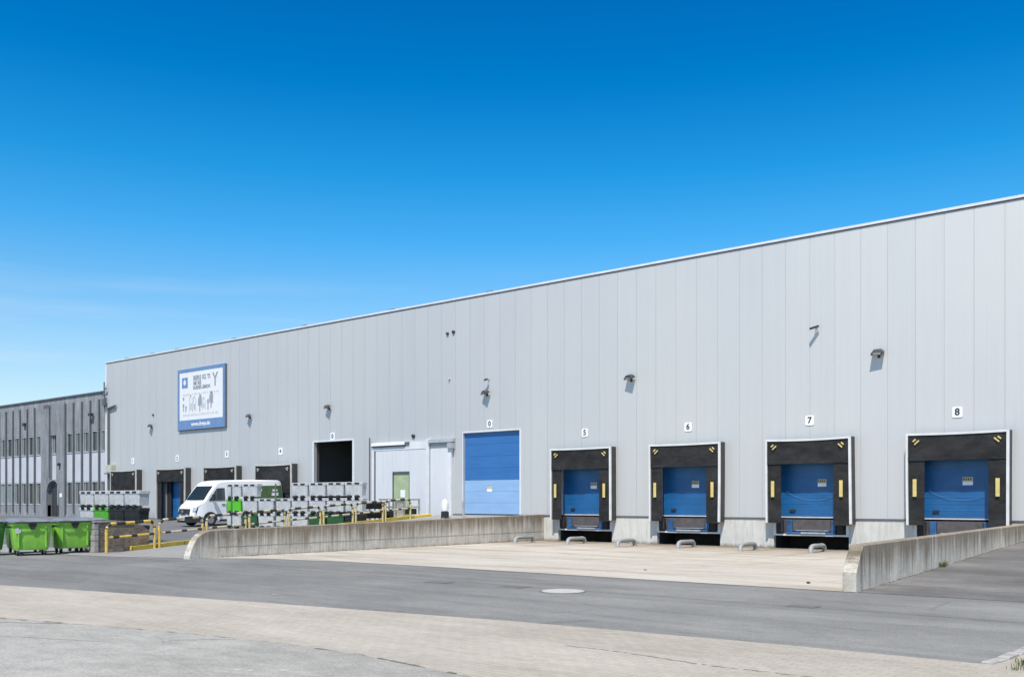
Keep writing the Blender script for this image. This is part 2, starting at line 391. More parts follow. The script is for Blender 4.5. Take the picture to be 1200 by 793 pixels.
def copy_tree(o, parent=None):
    c = o.copy(); COL.objects.link(c); c.parent = parent
    for ch in list(o.children): copy_tree(ch, c)
    return c

# ------------------------------------------------------------------ the ground
def sheet(name, pts, z, material, zf=None):
    bm = B(); bm.faces.new([bm.verts.new((x, y, zf(x, y) if zf else z)) for x, y in pts])
    return struct(name, bm, material)
sheet('ground', [(-600, -600), (600, -600), (600, 600), (-600, 600)], -.24, 'far_ground')
sheet('road', [(-140, -50), (-140, -17.42), (60, -17.42), (60, -27), (-4, -27), (-14, -28), (-22, -30)], -.004, 'road')
# paver strip in front of the road
sheet('paver_strip', [(-140, -75), (60, -75), (60, -24.9), (60, -22.8), (-2.4, -22.8), (-2.55, -24.5), (-2.6, -24.72), (-5.1, -24.80), (-9, -25.12), (-14.1, -25.92), (-21.1, -27.29), (-140, -46)], 0.0, 'paver')
fe = [(-60, -40.2), (-25, -32.1), (-15.11, -29.76), (-12.5, -29.13), (-10.2, -28.69), (-8.34, -28.6), (-6.4, -28.85), (-4.8, -29.5), (-3.0, -31), (-1.5, -34), (-1, -60)]
sheet('foreground_concrete', fe + [(-60, -60)], .004, 'fore')
# thin line of dirt and weeds along that edge
bm = B()
for i in range(1, 7):
    a, b = Vector(fe[i]), Vector(fe[i + 1]); k = max(2, int((b - a).length / .12))
    for j in range(k):
        p = a.lerp(b, j / k); q = a.lerp(b, (j + 1) / k); w = .006 + .035 * random.random() ** 3
        if random.random() < .3: continue
        n_ = Vector((-(b - a).y, (b - a).x)).normalized() * w; o_ = n_ * random.uniform(-.6, .6)
        quad(bm, (*(p - n_ + o_), .008), (*(q - n_ + o_), .008), (*(q + n_ + o_), .008), (*(p + n_ + o_), .008))
struct('pavement_joint', bm, 'dirt')
# joints / cracks in the foreground concrete
bm = B()
for a, b, w in (((-15.6, -30.6), (-13.63, -29.45), .022), ((-14.6, -31.2), (-11.6, -30.0), .006), ((-11.05, -29.4), (-10.45, -28.8), .010)):
    a, b = Vector(a), Vector(b); d = (b - a).normalized(); n_ = Vector((-d.y, d.x)); k = int((b - a).length / .08) + 1; off = 0
    pts = []
    for j in range(k + 1):
        off += random.uniform(-.006, .006); pts.append(a.lerp(b, j / k) + n_ * off)
    for p, q in zip(pts, pts[1:]):
        ww = w * random.uniform(.5, 1.1)
        quad(bm, (*(p - n_ * ww), .0065), (*(q - n_ * ww), .0065), (*(q + n_ * ww), .0065), (*(p + n_ * ww), .0065))
struct('pavement_cracks', bm, 'dirt')
# reddish worn line across the pavers at the lower right
bm = B()
a, b = Vector((-6.9, -26.55)), Vector((-3.1, -26.75)); pr = None
for j in range(70):
    t = j / 69; p = a.lerp(b, t) + Vector((0, .05 * math.sin(t * 9) + .02 * random.uniform(-1, 1))); w = .005 + .010 * random.random()
    if pr is not None and random.random() > .2:
        quad(bm, (pr[0].x, pr[0].y - pr[1], .0045), (p.x, p.y - w, .0045), (p.x, p.y + w, .0045), (pr[0].x, pr[0].y + pr[1], .0045))
    pr = (p, w)
M['red_worn'] = worn('reddish_wear', (.33, .265, .225), .95, .3, 8)
struct('paver_wear', bm, 'red_worn')
# concrete loading apron: sinks slightly towards the docks
def apron_z(x, y): return .004 - .006 * (y + 17.5) if y > -17.5 else .004
bm = B(); bm.faces.new([bm.verts.new((x, y, apron_z(x, y))) for x, y in ((-25.95, -19.3), (-25.6, -18.95), (-24.4, -18.2), (-22, -17.75), (-19, -17.5), (-6.6, -17.5), (-6.95, .0), (-27.6, .0))])
bmesh.ops.triangulate(bm, faces=bm.faces[:]); struct('loading_apron', bm, 'apron')
# right-hand truck ramp
bm = B()
quad(bm, (-6.6, -17.4, 0.0), (30, -17.4, 0.0), (30, 0, .52), (-6.95, 0, .52))
struct('ramp', bm, 'ramp')
# lighter asphalt in front of the left ramp, the ramp itself, and the low yard beyond
sheet('forecourt', [(-140, -24.0), (-60, -23.4), (-36, -22.0), (-29, -20.6), (-25.95, -19.5), (-26.0, -18.9), (-140, -18.9)], .003, 'lot')
RK = lambda y: -31.35 - .15 * (y + 19.8)            # kerb line of the ramp
RW = lambda y: -25.95 - .083 * (y + 19.6)           # retaining wall line
ramp_z = lambda y: max(.006, .006 + .0535 * (y + 19.2))
bm = B()
ys = [-19.8, -19.2, -12, -6, 0]
for y0, y1 in zip(ys, ys[1:]):
    quad(bm, (RK(y0), y0, ramp_z(y0)), (RW(y0), y0, ramp_z(y0)), (RW(y1), y1, ramp_z(y1)), (RK(y1), y1, ramp_z(y1)))
struct('ramp_left', bm, 'lot')
yard_z = lambda y: max(.007, .007 + .027 * (y + 18))
bm = B()
for y0, y1 in ((-19, -18), (-18, 0), (0, 2)):
    quad(bm, (-140, y0, yard_z(y0)), (RK(y0), y0, yard_z(y0)), (RK(y1), y1, yard_z(y1)), (-140, y1, yard_z(y1)))
struct('yard', bm, 'yard_dark')
# yellow kerb along the ramp edge (a real upstand over the low yard)
bm = B()
ky = [-18.6 + i * 1.1 for i in range(17)]
for y0, y1 in zip(ky, ky[1:]):
    g = .012
    v = []
    for y in (y0 + g, y1 - g):
        for dx, zz in ((-.10, yard_z(y) - .1), (.16, ramp_z(y) - .05), (.16, ramp_z(y) + .13), (-.10, ramp_z(y) + .13)):
            v.append(bm.verts.new((RK(y) + dx, y, zz)))
    for f in ((0, 1, 2, 3), (7, 6, 5, 4), (0, 4, 5, 1), (1, 5, 6, 2), (2, 6, 7, 3), (3, 7, 4, 0)): bm.faces.new([v[i] for i in f])
k = mk('ramp_kerb', bm, 'yellow_kerb', bevel=.015)
tag(k, 'long yellow painted kerb running up the left edge of the ramp', 'kerb')
# bottom-right verge with kerb stones
sheet('verge', [(-2.12, -25.0), (3.5, -25.3), (3.5, -22.6), (-2.0, -22.6), (-2.16, -23.4), (-2.22, -24.6)], .012, 'verge')

# ------------------------------------------------------------------ warehouse
WX0, WX1, TOP = -68.85, 8.0, 12.05
wh = thing('warehouse', 'long grey metal clad warehouse with numbered loading docks', 'warehouse', (-30, 0, 0))
def wpart(name, material, fn, **k):
    o = part(name, material, wh, fn, **k); o.matrix_parent_inverse = Matrix.Translation((30, 0, 0)); return o
def sub(name, material, parent, fn, **k): return part(name, material, parent, fn, **k)
DOCKS = [(-25.24, 1), (-19.91, 1), (-14.57, 1), (-9.2, 1)]
LEFT = [(-65.5, 0), (-59.25, 0), (-53.5, 0), (-47.9, 0)]
opens = [(c - 1.35, c + 1.35, 1.1, 3.95) for c, _ in DOCKS] + [(c - 1.35, c + 1.35, .55, 3.75) for c, _ in LEFT]
opens += [(-44.57, -41.19, .55, 5.18), (-32.74, -29.06, 1.06, 5.19), (-39.3, -35.25, .55, 4.86)]
STEP = -33.9
J0, JP = -15.57, .983
joints = [J0 + JP * k for k in range(-60, 26) if WX0 + .2 < J0 + JP * k < WX1 - .1]
def front(bm, groove):
    xs = {WX0, WX1, STEP}
    for j in joints: xs |= {j - .007, j + .007}
    for o in opens: xs |= {o[0], o[1]}
    xs = sorted(xs); zs = sorted({.55, 1.1, TOP} | {o[2] for o in opens} | {o[3] for o in opens})
    for a, b in zip(xs, xs[1:]):
        mx = (a + b) / 2; g = any(abs(mx - j) < .0071 for j in joints)
        if g != groove: continue
        y = .014 if g else 0.0
        z = None
        for c, d in zip(zs, zs[1:]):
            mz = (c + d) / 2
            blocked = any(o[0] < mx < o[1] and o[2] < mz < o[3] for o in opens) or (mx > STEP and mz < 1.1)
            if blocked: continue
            quad(bm, (a, y, c), (b, y, c), (b, y, d), (a, y, d))
            if g:
                quad(bm, (a, 0, c), (a, y, c), (a, y, d), (a, 0, d)); quad(bm, (b, 0, c), (b, y, c), (b, y, d), (b, 0, d))
wpart('front_wall', 'cladding', lambda bm: front(bm, False))
wpart('panel_joints', 'groove', lambda bm: front(bm, True))
def reveals(bm):
    for x0, x1, z0, z1 in opens:
        d = .22
        if x1 - x0 > 3.5 and z1 < 5: d = .05
        quad(bm, (x0, 0, z0), (x0, d, z0), (x0, d, z1), (x0, 0, z1)); quad(bm, (x1, 0, z0), (x1, d, z0), (x1, d, z1), (x1, 0, z1))
        quad(bm, (x0, 0, z1), (x0, d, z1), (x1, d, z1), (x1, 0, z1))
for o_ in opens:
    _all = opens; opens = [o_]; wpart('opening_reveal', 'cladding', reveals); opens = _all
def shell(bm):
    quad(bm, (WX0, 0, -.2), (WX0, 45, -.2), (WX0, 45, TOP), (WX0, 0, TOP))
    quad(bm, (WX1, 0, -.2), (WX1, 45, -.2), (WX1, 45, TOP), (WX1, 0, TOP))
    quad(bm, (WX0, 45, -.2), (WX1, 45, -.2), (WX1, 45, TOP), (WX0, 45, TOP))
wpart('outer_walls', 'cladding', shell)
wpart('roof', 'roof_sheet', lambda bm: box(bm, WX0 + .05, WX1 - .05, .1, 44.9, TOP - .25, TOP - .05))
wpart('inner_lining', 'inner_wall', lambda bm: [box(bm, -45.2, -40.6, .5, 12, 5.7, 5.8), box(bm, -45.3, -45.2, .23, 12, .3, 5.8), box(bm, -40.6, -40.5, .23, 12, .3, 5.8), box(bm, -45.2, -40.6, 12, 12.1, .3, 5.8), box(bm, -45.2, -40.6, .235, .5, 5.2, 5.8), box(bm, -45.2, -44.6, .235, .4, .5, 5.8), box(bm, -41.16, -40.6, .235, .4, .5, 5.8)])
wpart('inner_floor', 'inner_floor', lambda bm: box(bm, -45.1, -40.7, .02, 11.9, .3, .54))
def coping(bm):
    x = WX0 - .06
    while x < WX1:
        x1 = min(x + 2.95, WX1 + .06)
        box(bm, x + .004, x1 - .004, -.055, .45, TOP - .02, TOP + .07 + .004 * (int(x) % 2)); x = x1
wpart('roof_coping', 'coping', coping)
wpart('coping_drip_edge', 'dark_trim', lambda bm: box(bm, WX0 - .05, WX1 + .05, -.025, .0, TOP - .06, TOP - .022))
def clamps(bm):
    for x in (-65.9, -62.4, -59.2, -52.6, -45.5, -38, -31): box(bm, x - .22, x + .22, -.01, .18, TOP + .078, TOP + .125)
wpart('rod_clamp', 'dark_trim', clamps)
wpart('corner_trim', 'trim_light', lambda bm: [box(bm, WX0 - .03, WX0 + .14, -.022, -.002, .55, TOP - .08), box(bm, WX0 - .03, WX0 - .003, -.002, .2, .3, TOP - .08)])
def fbox(*a): wpart('base_flashing', 'dark_trim', lambda bm: box(bm, *a))
edges = sorted([(c - 1.35, c + 1.35) for c, _ in DOCKS] + [(-32.74, -29.06)])
x = STEP
for a, b in edges + [(WX1, WX1)]:
    fbox(x, a, -.035, .04, 1.045, 1.098); x = b
edges = sorted([(c - 1.35, c + 1.35) for c, _ in LEFT] + [(-44.57, -41.19), (-39.6, -33.45)]); x = WX0
for a, b in edges:
    fbox(x, a, -.03, .04, .50, .548); x = b
def pbox(*a): wpart('plinth', 'plinth', lambda bm: box(bm, *a), bevel=.008)
x = -34.2
for c, _ in DOCKS + [(99, 0)]:
    e = min(c - 1.5, WX1); pbox(x, e, .0, 1.6, -.2, 1.043); x = c + 1.5
for c, _ in DOCKS: wpart('pit_beam', 'plinth', lambda bm: box(bm, c - 1.5, c + 1.5, .0, .16, .40, .47))
x = WX0
for c, _ in LEFT + [(-42.88, 0)]:
    pbox(x, c - 1.7, .0, .8, -.2, .499); x = c + 1.7
pbox(x, -34.2, .0, .8, -.2, .499)
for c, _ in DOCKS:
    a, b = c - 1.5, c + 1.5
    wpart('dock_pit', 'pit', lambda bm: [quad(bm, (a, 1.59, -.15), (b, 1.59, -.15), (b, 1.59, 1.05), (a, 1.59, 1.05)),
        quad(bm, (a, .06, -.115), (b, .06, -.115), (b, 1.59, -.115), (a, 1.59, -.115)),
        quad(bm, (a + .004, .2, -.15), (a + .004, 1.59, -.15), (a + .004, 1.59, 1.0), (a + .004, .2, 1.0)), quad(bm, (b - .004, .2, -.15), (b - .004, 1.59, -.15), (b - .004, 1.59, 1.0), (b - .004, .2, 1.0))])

def P(fn_parent, loc):     # child Empty-free parts: geometry is placed in world numbers
    pass
def wset(o): o.matrix_parent_inverse = Matrix.Translation((30, 0, 0)); return o
def dock_door(c, z0, z1, y, mark, seed):
    rnd = random.Random(seed)
    def panels(bm):
        h = (z1 - z0) / 6
        for i in range(6):
            a, b = z0 + .05 + i * h, z0 + .05 + (i + 1) * h
            for k in range(4):                      # shallow ribs in each section
                p, q = a + (b - a) * k / 4, a + (b - a) * (k + 1) / 4
                g = .012 if k == 0 else .004
                box(bm, c - 1.34, c + 1.34, y + (.006 if k % 2 else 0), y + .04, p + g, q)
        box(bm, c - 1.34, c + 1.34, y + .016, y + .05, z0 + .05, z1)
    d = wpart('dock_door', 'blue_door', panels)
    def ch(name, material, fn): o = part(name, material, d, fn); return o
    ch('bottom_seal', 'seal', lambda bm: box(bm, c - 1.34, c + 1.34, y - .03, y + .04, z0, z0 + .048))
    if mark:
        sx = c + .33 + rnd.uniform(-.12, .05)
        ch('warning_sticker', 'sticker_yellow', lambda bm: box(bm, sx - .17, sx + .17, y - .008, y - .002, z0 + 1.36, z0 + 1.50))
        ch('white_sticker', 'white_sign', lambda bm: box(bm, sx - .17, sx + .17, y - .008, y - .002, z0 + 1.22, z0 + 1.352))
        ch('sticker_print', 'ink', lambda bm: [box(bm, sx - .15 + i * .075, sx - .105 + i * .075, y - .012, y - .0085, z0 + 1.39, z0 + 1.47) for i in range(4)])
        ch('handle', 'rubber', lambda bm: box(bm, c - .92, c - .70, y - .05, y - .002, z0 + .24, z0 + .33))
        if mark == 2:       # slack pale cord hanging across the door
            def cord(bm):
                pts = []
                for i in range(17):
                    t = i / 16; pts.append((c - 1.05 + 2.1 * t, y - .04, z0 + .96 - .30 * (1 - (2 * t - 1) ** 2) ** .9 + .08 * (1 - t)))
                tube(bm, pts, .0045, 6)
            ch('pull_cord', 'cord', cord)
    return d
for i, (c, _) in enumerate(DOCKS):
    dock_door(c, 1.10, 3.95, .24, 2 if i > 1 else 1, i)
for i, (c, _) in enumerate(LEFT):
    d = dock_door(c, .55, 3.75, .20, 0, 20 + i)

def leveller(c, seed):
    r = random.Random(seed)
    o = wpart('dock_leveller', 'steel', lambda bm: [box(bm, c - .72, c + .78, .03, .16, .60, 1.02), box(bm, c - 1.35, c + 1.35, .17, .3, .475, 1.04)])
    part('side_plate', 'leveller_blue', o, lambda bm: box(bm, c - .98, c - .74, .02, .15, .56, 1.02), bevel=.01)
    part('side_plate', 'leveller_blue', o, lambda bm: box(bm, c + .80, c + .98, .02, .15, .56, 1.02), bevel=.01)
    part('lip', 'leveller_blue', o, lambda bm: box(bm, c - .98, c + 1.0, -.05, .1, .475, .555), bevel=.012)
    part('lip_plate', 'lip_white', o, lambda bm: [box(bm, c - .45 + r.uniform(-.1, .1), c + .62, -.065, -.052, .49, .548), box(bm, c - .6, c + .7, .015, .028, .60, .625)])
    for s in (-1, 1):
        part('bumper', 'rubber', o, lambda bm: box(bm, c + s * 1.2 - .125, c + s * 1.2 + .125, -.13, .02, .52, 1.03), bevel=.02)
    part('pit_edge', 'trim_light', o, lambda bm: [box(bm, c - 1.498, c - 1.40, -.012, .05, .47, 1.04), box(bm, c + 1.40, c + 1.498, -.012, .05, .47, 1.04), box(bm, c - 1.498, c + 1.498, -.012, -.002, .405, .465)])
for i, (c, _) in enumerate(DOCKS): leveller(c, i)

# blue roller gate: deep blue upper sections, paler lower ones
def gate(z0, z1, n):
    def f(bm):
        h = (z1 - z0) / n
        for i in range(n):
            box(bm, -32.73, -29.07, .13, .17, z0 + i * h + .010, z0 + (i + 1) * h)
            box(bm, -32.73, -29.07, .137, .17, z0 + i * h + h * .48, z0 + i * h + h * .5)
        box(bm, -32.73, -29.07, .15, .18, z0, z1)
    return f
g = wpart('roller_gate', 'gate_blue', gate(2.80, 5.19, 4))
part('lower_sections', 'gate_pale', g, gate(1.10, 2.798, 3))
part('warning_sticker', 'sticker_yellow', g, lambda bm: box(bm, -31.25, -30.92, .118, .126, 2.36, 2.48))
part('white_sticker', 'white_sign', g, lambda bm: box(bm, -31.25, -30.92, .118, .126, 2.22, 2.355))
part('bottom_seal', 'rubber', g, lambda bm: box(bm, -32.73, -29.07, .11, .18, 1.062, 1.098))
wpart('gate_surround', 'trim_light', lambda bm: [box(bm, -32.80, -32.745, -.02, -.002, 1.1, 5.20), box(bm, -29.055, -28.97, -.02, -.002, 1.1, 5.20), box(bm, -32.80, -28.97, -.02, -.002, 5.2, 5.26)])
wpart('gate_surround', 'trim_light', lambda bm: [box(bm, -44.70, -44.575, -.02, -.002, .55, 5.19), box(bm, -41.185, -41.03, -.02, -.002, .55, 5.19), box(bm, -44.70, -41.03, -.02, -.002, 5.19, 5.27)])
# sliding gate with wicket door and rail
def sheets(x0, x1, z0, z1, y, w=.33):
    def f(bm):
        k = max(1, round((x1 - x0) / w)); s = (x1 - x0) / k
        for i in range(k): box(bm, x0 + i * s + .003, x0 + (i + 1) * s - .003, y, y + .05, z0, z1)
        box(bm, x0, x1, y + .005, y + .06, z0, z1)
    return f
def slide(bm):
    sheets(-39.25, -37.82, .6, 4.5, -.10)(bm); sheets(-36.52, -35.3, .6, 4.5, -.10)(bm); sheets(-37.815, -36.525, 3.34, 4.5, -.10)(bm)
s = wpart('sliding_gate', 'slide_panel', slide)
wd = part('wicket_door', 'green_door', s, lambda bm: box(bm, -37.78, -36.56, -.05, -.02, .62, 3.25))
part('wicket_frame', 'dark_trim', s, lambda bm: [box(bm, -37.82, -37.785, -.115, -.02, .6, 3.34), box(bm, -37.785, -36.56, -.115, -.02, 3.255, 3.335), box(bm, -36.555, -36.522, -.115, -.02, .6, 3.34)])
part('notice', 'white_sign', s, lambda bm: box(bm, -37.25, -36.9, -.06, -.052, 1.95, 2.35))
part('gate_edge', 'trim_light', s, lambda bm: [box(bm, -39.45, -39.27, -.13, -.02, .6, 4.62), box(bm, -39.27, -35.3, -.12, -.03, 4.503, 4.90), box(bm, -35.28, -35.05, -.14, -.02, .6, 5.0)])
part('shadow_gap_strip', 'dark_trim', s, lambda bm: box(bm, -39.265, -39.16, -.105, -.101, .62, 4.5))  # solid dark strip standing in for a shadow gap along the gate edge
wpart('rail_hood', 'trim_light', lambda bm: prism(bm, [(-39.4, -.24, 4.76), (-39.4, -.125, 4.76), (-39.4, -.125, 4.93), (-39.4, -.2, 4.90)], (2.6, 0, 0)))
wpart('rail_stop', 'dark_trim', lambda bm: [box(bm, -36.78, -36.5, -.2, -.125, 4.78, 4.90), box(bm, -39.45, -36.8, -.16, -.125, 4.68, 4.755)])
o = wpart('side_gate', 'slide_panel', sheets(-35.0, -33.75, .6, 4.62, -.07))
part('gate_post', 'trim_light', o, lambda bm: box(bm, -33.72, -33.45, -.16, -.02, .6, 4.8))
part('rail_hood', 'galv', o, lambda bm: [prism(bm, [(-35.05, -.24, 4.78), (-35.05, -.02, 4.78), (-35.05, -.02, 4.98), (-35.05, -.2, 4.95)], (1.75, 0, 0)), box(bm, -33.62, -33.30, -.28, -.02, 4.45, 4.73)])
wpart('conduit', 'dark_trim', lambda bm: tube(bm, [(-39.72, -.05, .56), (-39.72, -.05, 5.25)], .03, 8))
# rain pipe at the left corner with hopper and mast
wpart('rain_pipe', 'dark_trim', lambda bm: [tube(bm, [(-68.25, -.12, .4), (-68.25, -.12, 8.6)], .07, 10), tube(bm, [(-68.3, -.12, 8.6), (-67.2, -.14, 8.75)], .09, 8)], smooth=True)

# ------------------------------------------------------------------ dock shelters
def shelter(c, zb, zt, w, depth, framem, label, seed, stripes=True, head=1.0, flap=.60):
    r = random.Random(seed)
    t = thing('dock_shelter', label, 'dock shelter', (c, 0, zb), 0, 'dock shelters around the loading doors')
    H = zt - zb; x0, x1 = -w / 2, w / 2; yf = -depth
    bowl, bowr, sag = r.uniform(-.02, .03), r.uniform(-.04, .02), r.uniform(0, .045)
    def ex(s, z):   # bowed outer edge
        k = math.sin(math.pi * min(1, max(0, z / H)))
        return (x0 - .5 * bowl * k + .02 * (1 - z / H)) if s < 0 else (x1 - .6 * bowr * k * .5 + .06 * (1 - z / H) * r0)
    r0 = r.uniform(-.5, .8)
    tz = lambda x: H - sag * math.sin(math.pi * (x - x0) / w)
    # skins
    for s in (-1, 1):
        bm = B(); n = 12
        for i in range(n):
            a, b = H * i / n, H * (i + 1) / n
            xa, xb = ex(s, a), ex(s, b)
            v = [bm.verts.new(p) for p in ((xa, yf + .05, a), (xa, -.005, a), (xb, -.005, b), (xb, yf + .05, b), (xa - s * .05, yf + .05, a), (xa - s * .05, -.005, a), (xb - s * .05, -.005, b), (xb - s * .05, yf + .05, b))]
            for f in ((0, 1, 2, 3), (4, 5, 6, 7), (0, 3, 7, 4), (1, 2, 6, 5)): bm.faces.new([v[k] for k in f])
        mk('side_skin', bm, 'shelter_skin', t)
    part('roof_skin', 'shelter_skin', t, lambda bm: box(bm, x0 + .05, x1 - .05, yf + .05, -.005, H - .10, H - .05))
    # front edge frame
    bm = B(); n = 14; fw = .075
    for s in (-1, 1):
        ww = fw if s < 0 else fw * 1.15
        for i in range(n):
            a, b = H * i / n, H * (i + 1) / n; xa, xb = ex(s, a), ex(s, b)
            v = [bm.verts.new(p) for p in ((xa, yf - .03, a), (xa - s * ww, yf - .03, a), (xb - s * ww, yf - .03, b), (xb, yf - .03, b), (xa, yf + .045, a), (xa - s * ww, yf + .045, a), (xb - s * ww, yf + .045, b), (xb, yf + .045, b))]
            for f in ((0, 1, 2, 3), (4, 5, 6, 7), (0, 3, 7, 4), (1, 2, 6, 5)): bm.faces.new([v[k] for k in f])
    for i in range(n):
        a, b = x0 + w * i / n, x0 + w * (i + 1) / n
        v = [bm.verts.new(p) for p in ((a, yf - .032, tz(a) - fw), (b, yf - .032, tz(b) - fw), (b, yf - .032, tz(b)), (a, yf - .032, tz(a)), (a, -.0 + yf + .10, tz(a) - fw), (b, yf + .10, tz(b) - fw), (b, yf + .10, tz(b) + .01), (a, yf + .10, tz(a) + .01))]
        for f in ((0, 1, 2, 3), (4, 5, 6, 7), (0, 1, 5, 4), (3, 2, 6, 7)): bm.faces.new([v[k] for k in f])
    mk('edge_frame', bm, framem, t)
    # fabric flaps with folds
    def flapm(xa, xb, za, zb_, nx, nz, amp, y, topf=None):
        bm = B(); g = []
        for i in range(nx + 1):
            row = []
            for j in range(nz + 1):
                x = xa + (xb - xa) * i / nx; z = za + (zb_ - za) * j / nz
                if topf and j == nz: z = min(z, topf(x))
                free = 1 - j / nz if topf else 1
                yy = y + amp * (mnoise.noise(Vector((x * 2.2 + seed * 7, z * 1.6, seed))) + .4 * mnoise.noise(Vector((x * 6 + seed, z * 5, 3)))) * (.3 + .7 * free)
                row.append(bm.verts.new((x, yy, z)))
            g.append(row)
        for i in range(nx):
            for j in range(nz): bm.faces.new((g[i][j], g[i + 1][j], g[i + 1][j + 1], g[i][j + 1]))
        bmesh.ops.solidify(bm, geom=bm.faces[:], thickness=.025)
        return bm
    zh = H - head
    mk('head_curtain', flapm(x0 + .07, x1 - .07, zh, H - .06, 26, 8, .035, yf + .005, lambda x: tz(x) - fw + .01), 'curtain', t, smooth=True)
    mk('side_curtain', flapm(x0 + .07, x0 + flap, .0, zh + .12, 5, 20, .02, yf + .045), 'curtain', t, smooth=True)
    mk('side_curtain', flapm(x1 - flap - .03, x1 - .07, -.06, zh + .12, 5, 20, .02, yf + .045), 'curtain', t, smooth=True)
    if stripes:
        for s in (-1, 1):
            cx = (x0 + .31) if s < 0 else (x1 - .36)
            part('guide_stripe', 'yellow', t, lambda bm: box(bm, cx - .065, cx + .065, yf - .03, yf - .008, H * .31, H * .50))
    for s in (-1, 1):
        cx = s * (w / 2 - .30)
        for q in (0, 1):
            mx = Matrix.Translation((cx - s * .085 * q, yf - .042, H - .26 - .075 * q)) @ Matrix.Rotation(s * R(42), 4, 'Y')
            part('corner_stripe', 'yellow' if stripes else 'frame_beige', t, lambda bm: box(bm, -.065 - .04 * q, .065 + .04 * q, -.006, .006, -.026, .026, mx))
    return t
names = {5: 'black dock shelter around blue door below sign 5, nearest the blue roller gate',
         6: 'black dock shelter around blue door below sign 6, with a blue front leveller plate',
         7: 'black dock shelter around blue door below sign 7, left of the ramp wall end',
         8: 'black dock shelter around blue door below sign 8, partly hidden by the ramp wall'}
for i, (c, _) in enumerate(DOCKS):
    shelter(c + .03, .90, 4.18, 3.38, .42, 'frame_white', names[5 + i], i + 3, True, .98, .63)
ln = ['dock shelter at the far left corner, behind grey wheeled containers and below sign 1',
      'tall dock shelter below sign 2 with a narrow blue door showing at its right',
      'dark dock shelter below sign 3, its lower half hidden by the white van roof',
      'dark dock shelter below sign 4, standing beside the open black gateway']
for i, (c, _) in enumerate(LEFT):
    shelter(c, .52, 3.98, 3.6, .46, 'frame_beige', ln[i], i + 11, False, .92 if i == 1 else 1.75, .62)

bm = B(); box(bm, LEFT[1][0] - 1.2, LEFT[1][0] - .72, .02, .10, .56, 3.6)
o = mk('door_cover', bm, 'rubber', wh); o.matrix_parent_inverse = Matrix.Translation((30, 0, 0))
# ------------------------------------------------------------------ number plates
plates = [(-64.93, 4.63, '1', .0), (-59.12, 4.65, '2', 0), (-53.32, 4.76, '3', 0), (-47.72, 4.77, '4', 0), (-42.89, 5.47, '0', 0), (-30.96, 5.58, '0', 0),
          (-25.21, 4.88, '5', 0), (-19.89, 4.89, '6', 0), (-14.59, 4.88, '7', 0), (-9.23, 4.89, '8', 0)]
pl = ['white plate numbered 1 above the leftmost dock shelter', 'white plate numbered 2 above the dock shelter with the visible blue door', 'white plate numbered 3 above the dock shelter behind the van', 'white plate numbered 4 above the dock shelter left of the black gateway',
      'white plate reading 0 on top of the open black gateway', 'white plate reading 0 above the blue roller gate', 'white plate numbered 5 above the first dock right of the blue gate', 'white plate numbered 6 between plates 5 and 7', 'white plate numbered 7 on the pale cladding', 'white plate numbered 8 above the rightmost dock']
for (x, z, s, _), lb in zip(plates, pl):
    t = thing('number_plate', lb, 'number plate', (x, -.004, z), 0, 'dock number plates')
    w, h = (.17, .19) if x > -40 else (.19, .22)
    bm = B(); prism(bm, [(px, -.006, pz) for px, pz, _ in rrect(2 * w, 2 * h, .05, 0, 3)], (0, -.014, 0)); mk('plate', bm, 'white_sign', t)
    text('numeral', s, .34, 'ink', t, (0, -.0265, 0), bold=.008)

# ------------------------------------------------------------------ floodlights and cameras
def floodlight(x, z, label, yaw, s=1.0):
    t = thing('floodlight', label, 'floodlight', (x, 0, z), 0, 'floodlights along the warehouse wall')
    part('bracket', 'lamp_body', t, lambda bm: [box(bm, -.05, .05, -.02, -.003, -.17, -.01), tube(bm, [(0, -.02, -.09), (0, -.17, -.05)], .022, 8)], smooth=True)
    mx = Matrix.Translation((0, -.19, .02)) @ Matrix.Rotation(R(yaw), 4, 'Z') @ Matrix.Rotation(R(24), 4, 'X')
    def body(bm):
        r1 = [(-.20 * s, -.12, .02), (.20 * s, -.12, .02), (.20 * s, .12, .02), (-.20 * s, .12, .02)]
        r0 = [(-.22 * s, -.16, -.06), (.22 * s, -.16, -.06), (.22 * s, .15, -.06), (-.22 * s, .15, -.06)]
        r2 = [(-.13 * s, -.05, .10), (.13 * s, -.05, .10), (.13 * s, .09, .10), (-.13 * s, .09, .10)]
        loft(bm, [[mx @ Vector(p) for p in q] for q in (r0, r1, r2)])
    part('housing', 'lamp_body', t, body)
    part('glass', 'lamp_glass', t, lambda bm: box(bm, -.19 * s, .19 * s, -.13, .12, -.072, -.062, mx))
    part('front_reflector', 'lamp_glass', t, lambda bm: box(bm, -.13 * s, .14 * s, -.15, -.135, -.045, .015, mx))
    return t
for x, z, lb, yw in ((-62.39, 7.03, 'small dark floodlight left of the billboard', -25), (-50.8, 7.07, 'small dark floodlight just right of the billboard', -25),
                     (-43.19, 7.16, 'dark floodlight above the open black gateway', -20), (-31.13, 7.12, 'dark floodlight above the blue roller gate', -20),
                     (-22.71, 7.18, 'dark floodlight on the wall between plates 5 and 6', -10), (-11.95, 7.22, 'dark floodlight with pale glass between plates 7 and 8', 5)):
    floodlight(x, z, lb, yw)
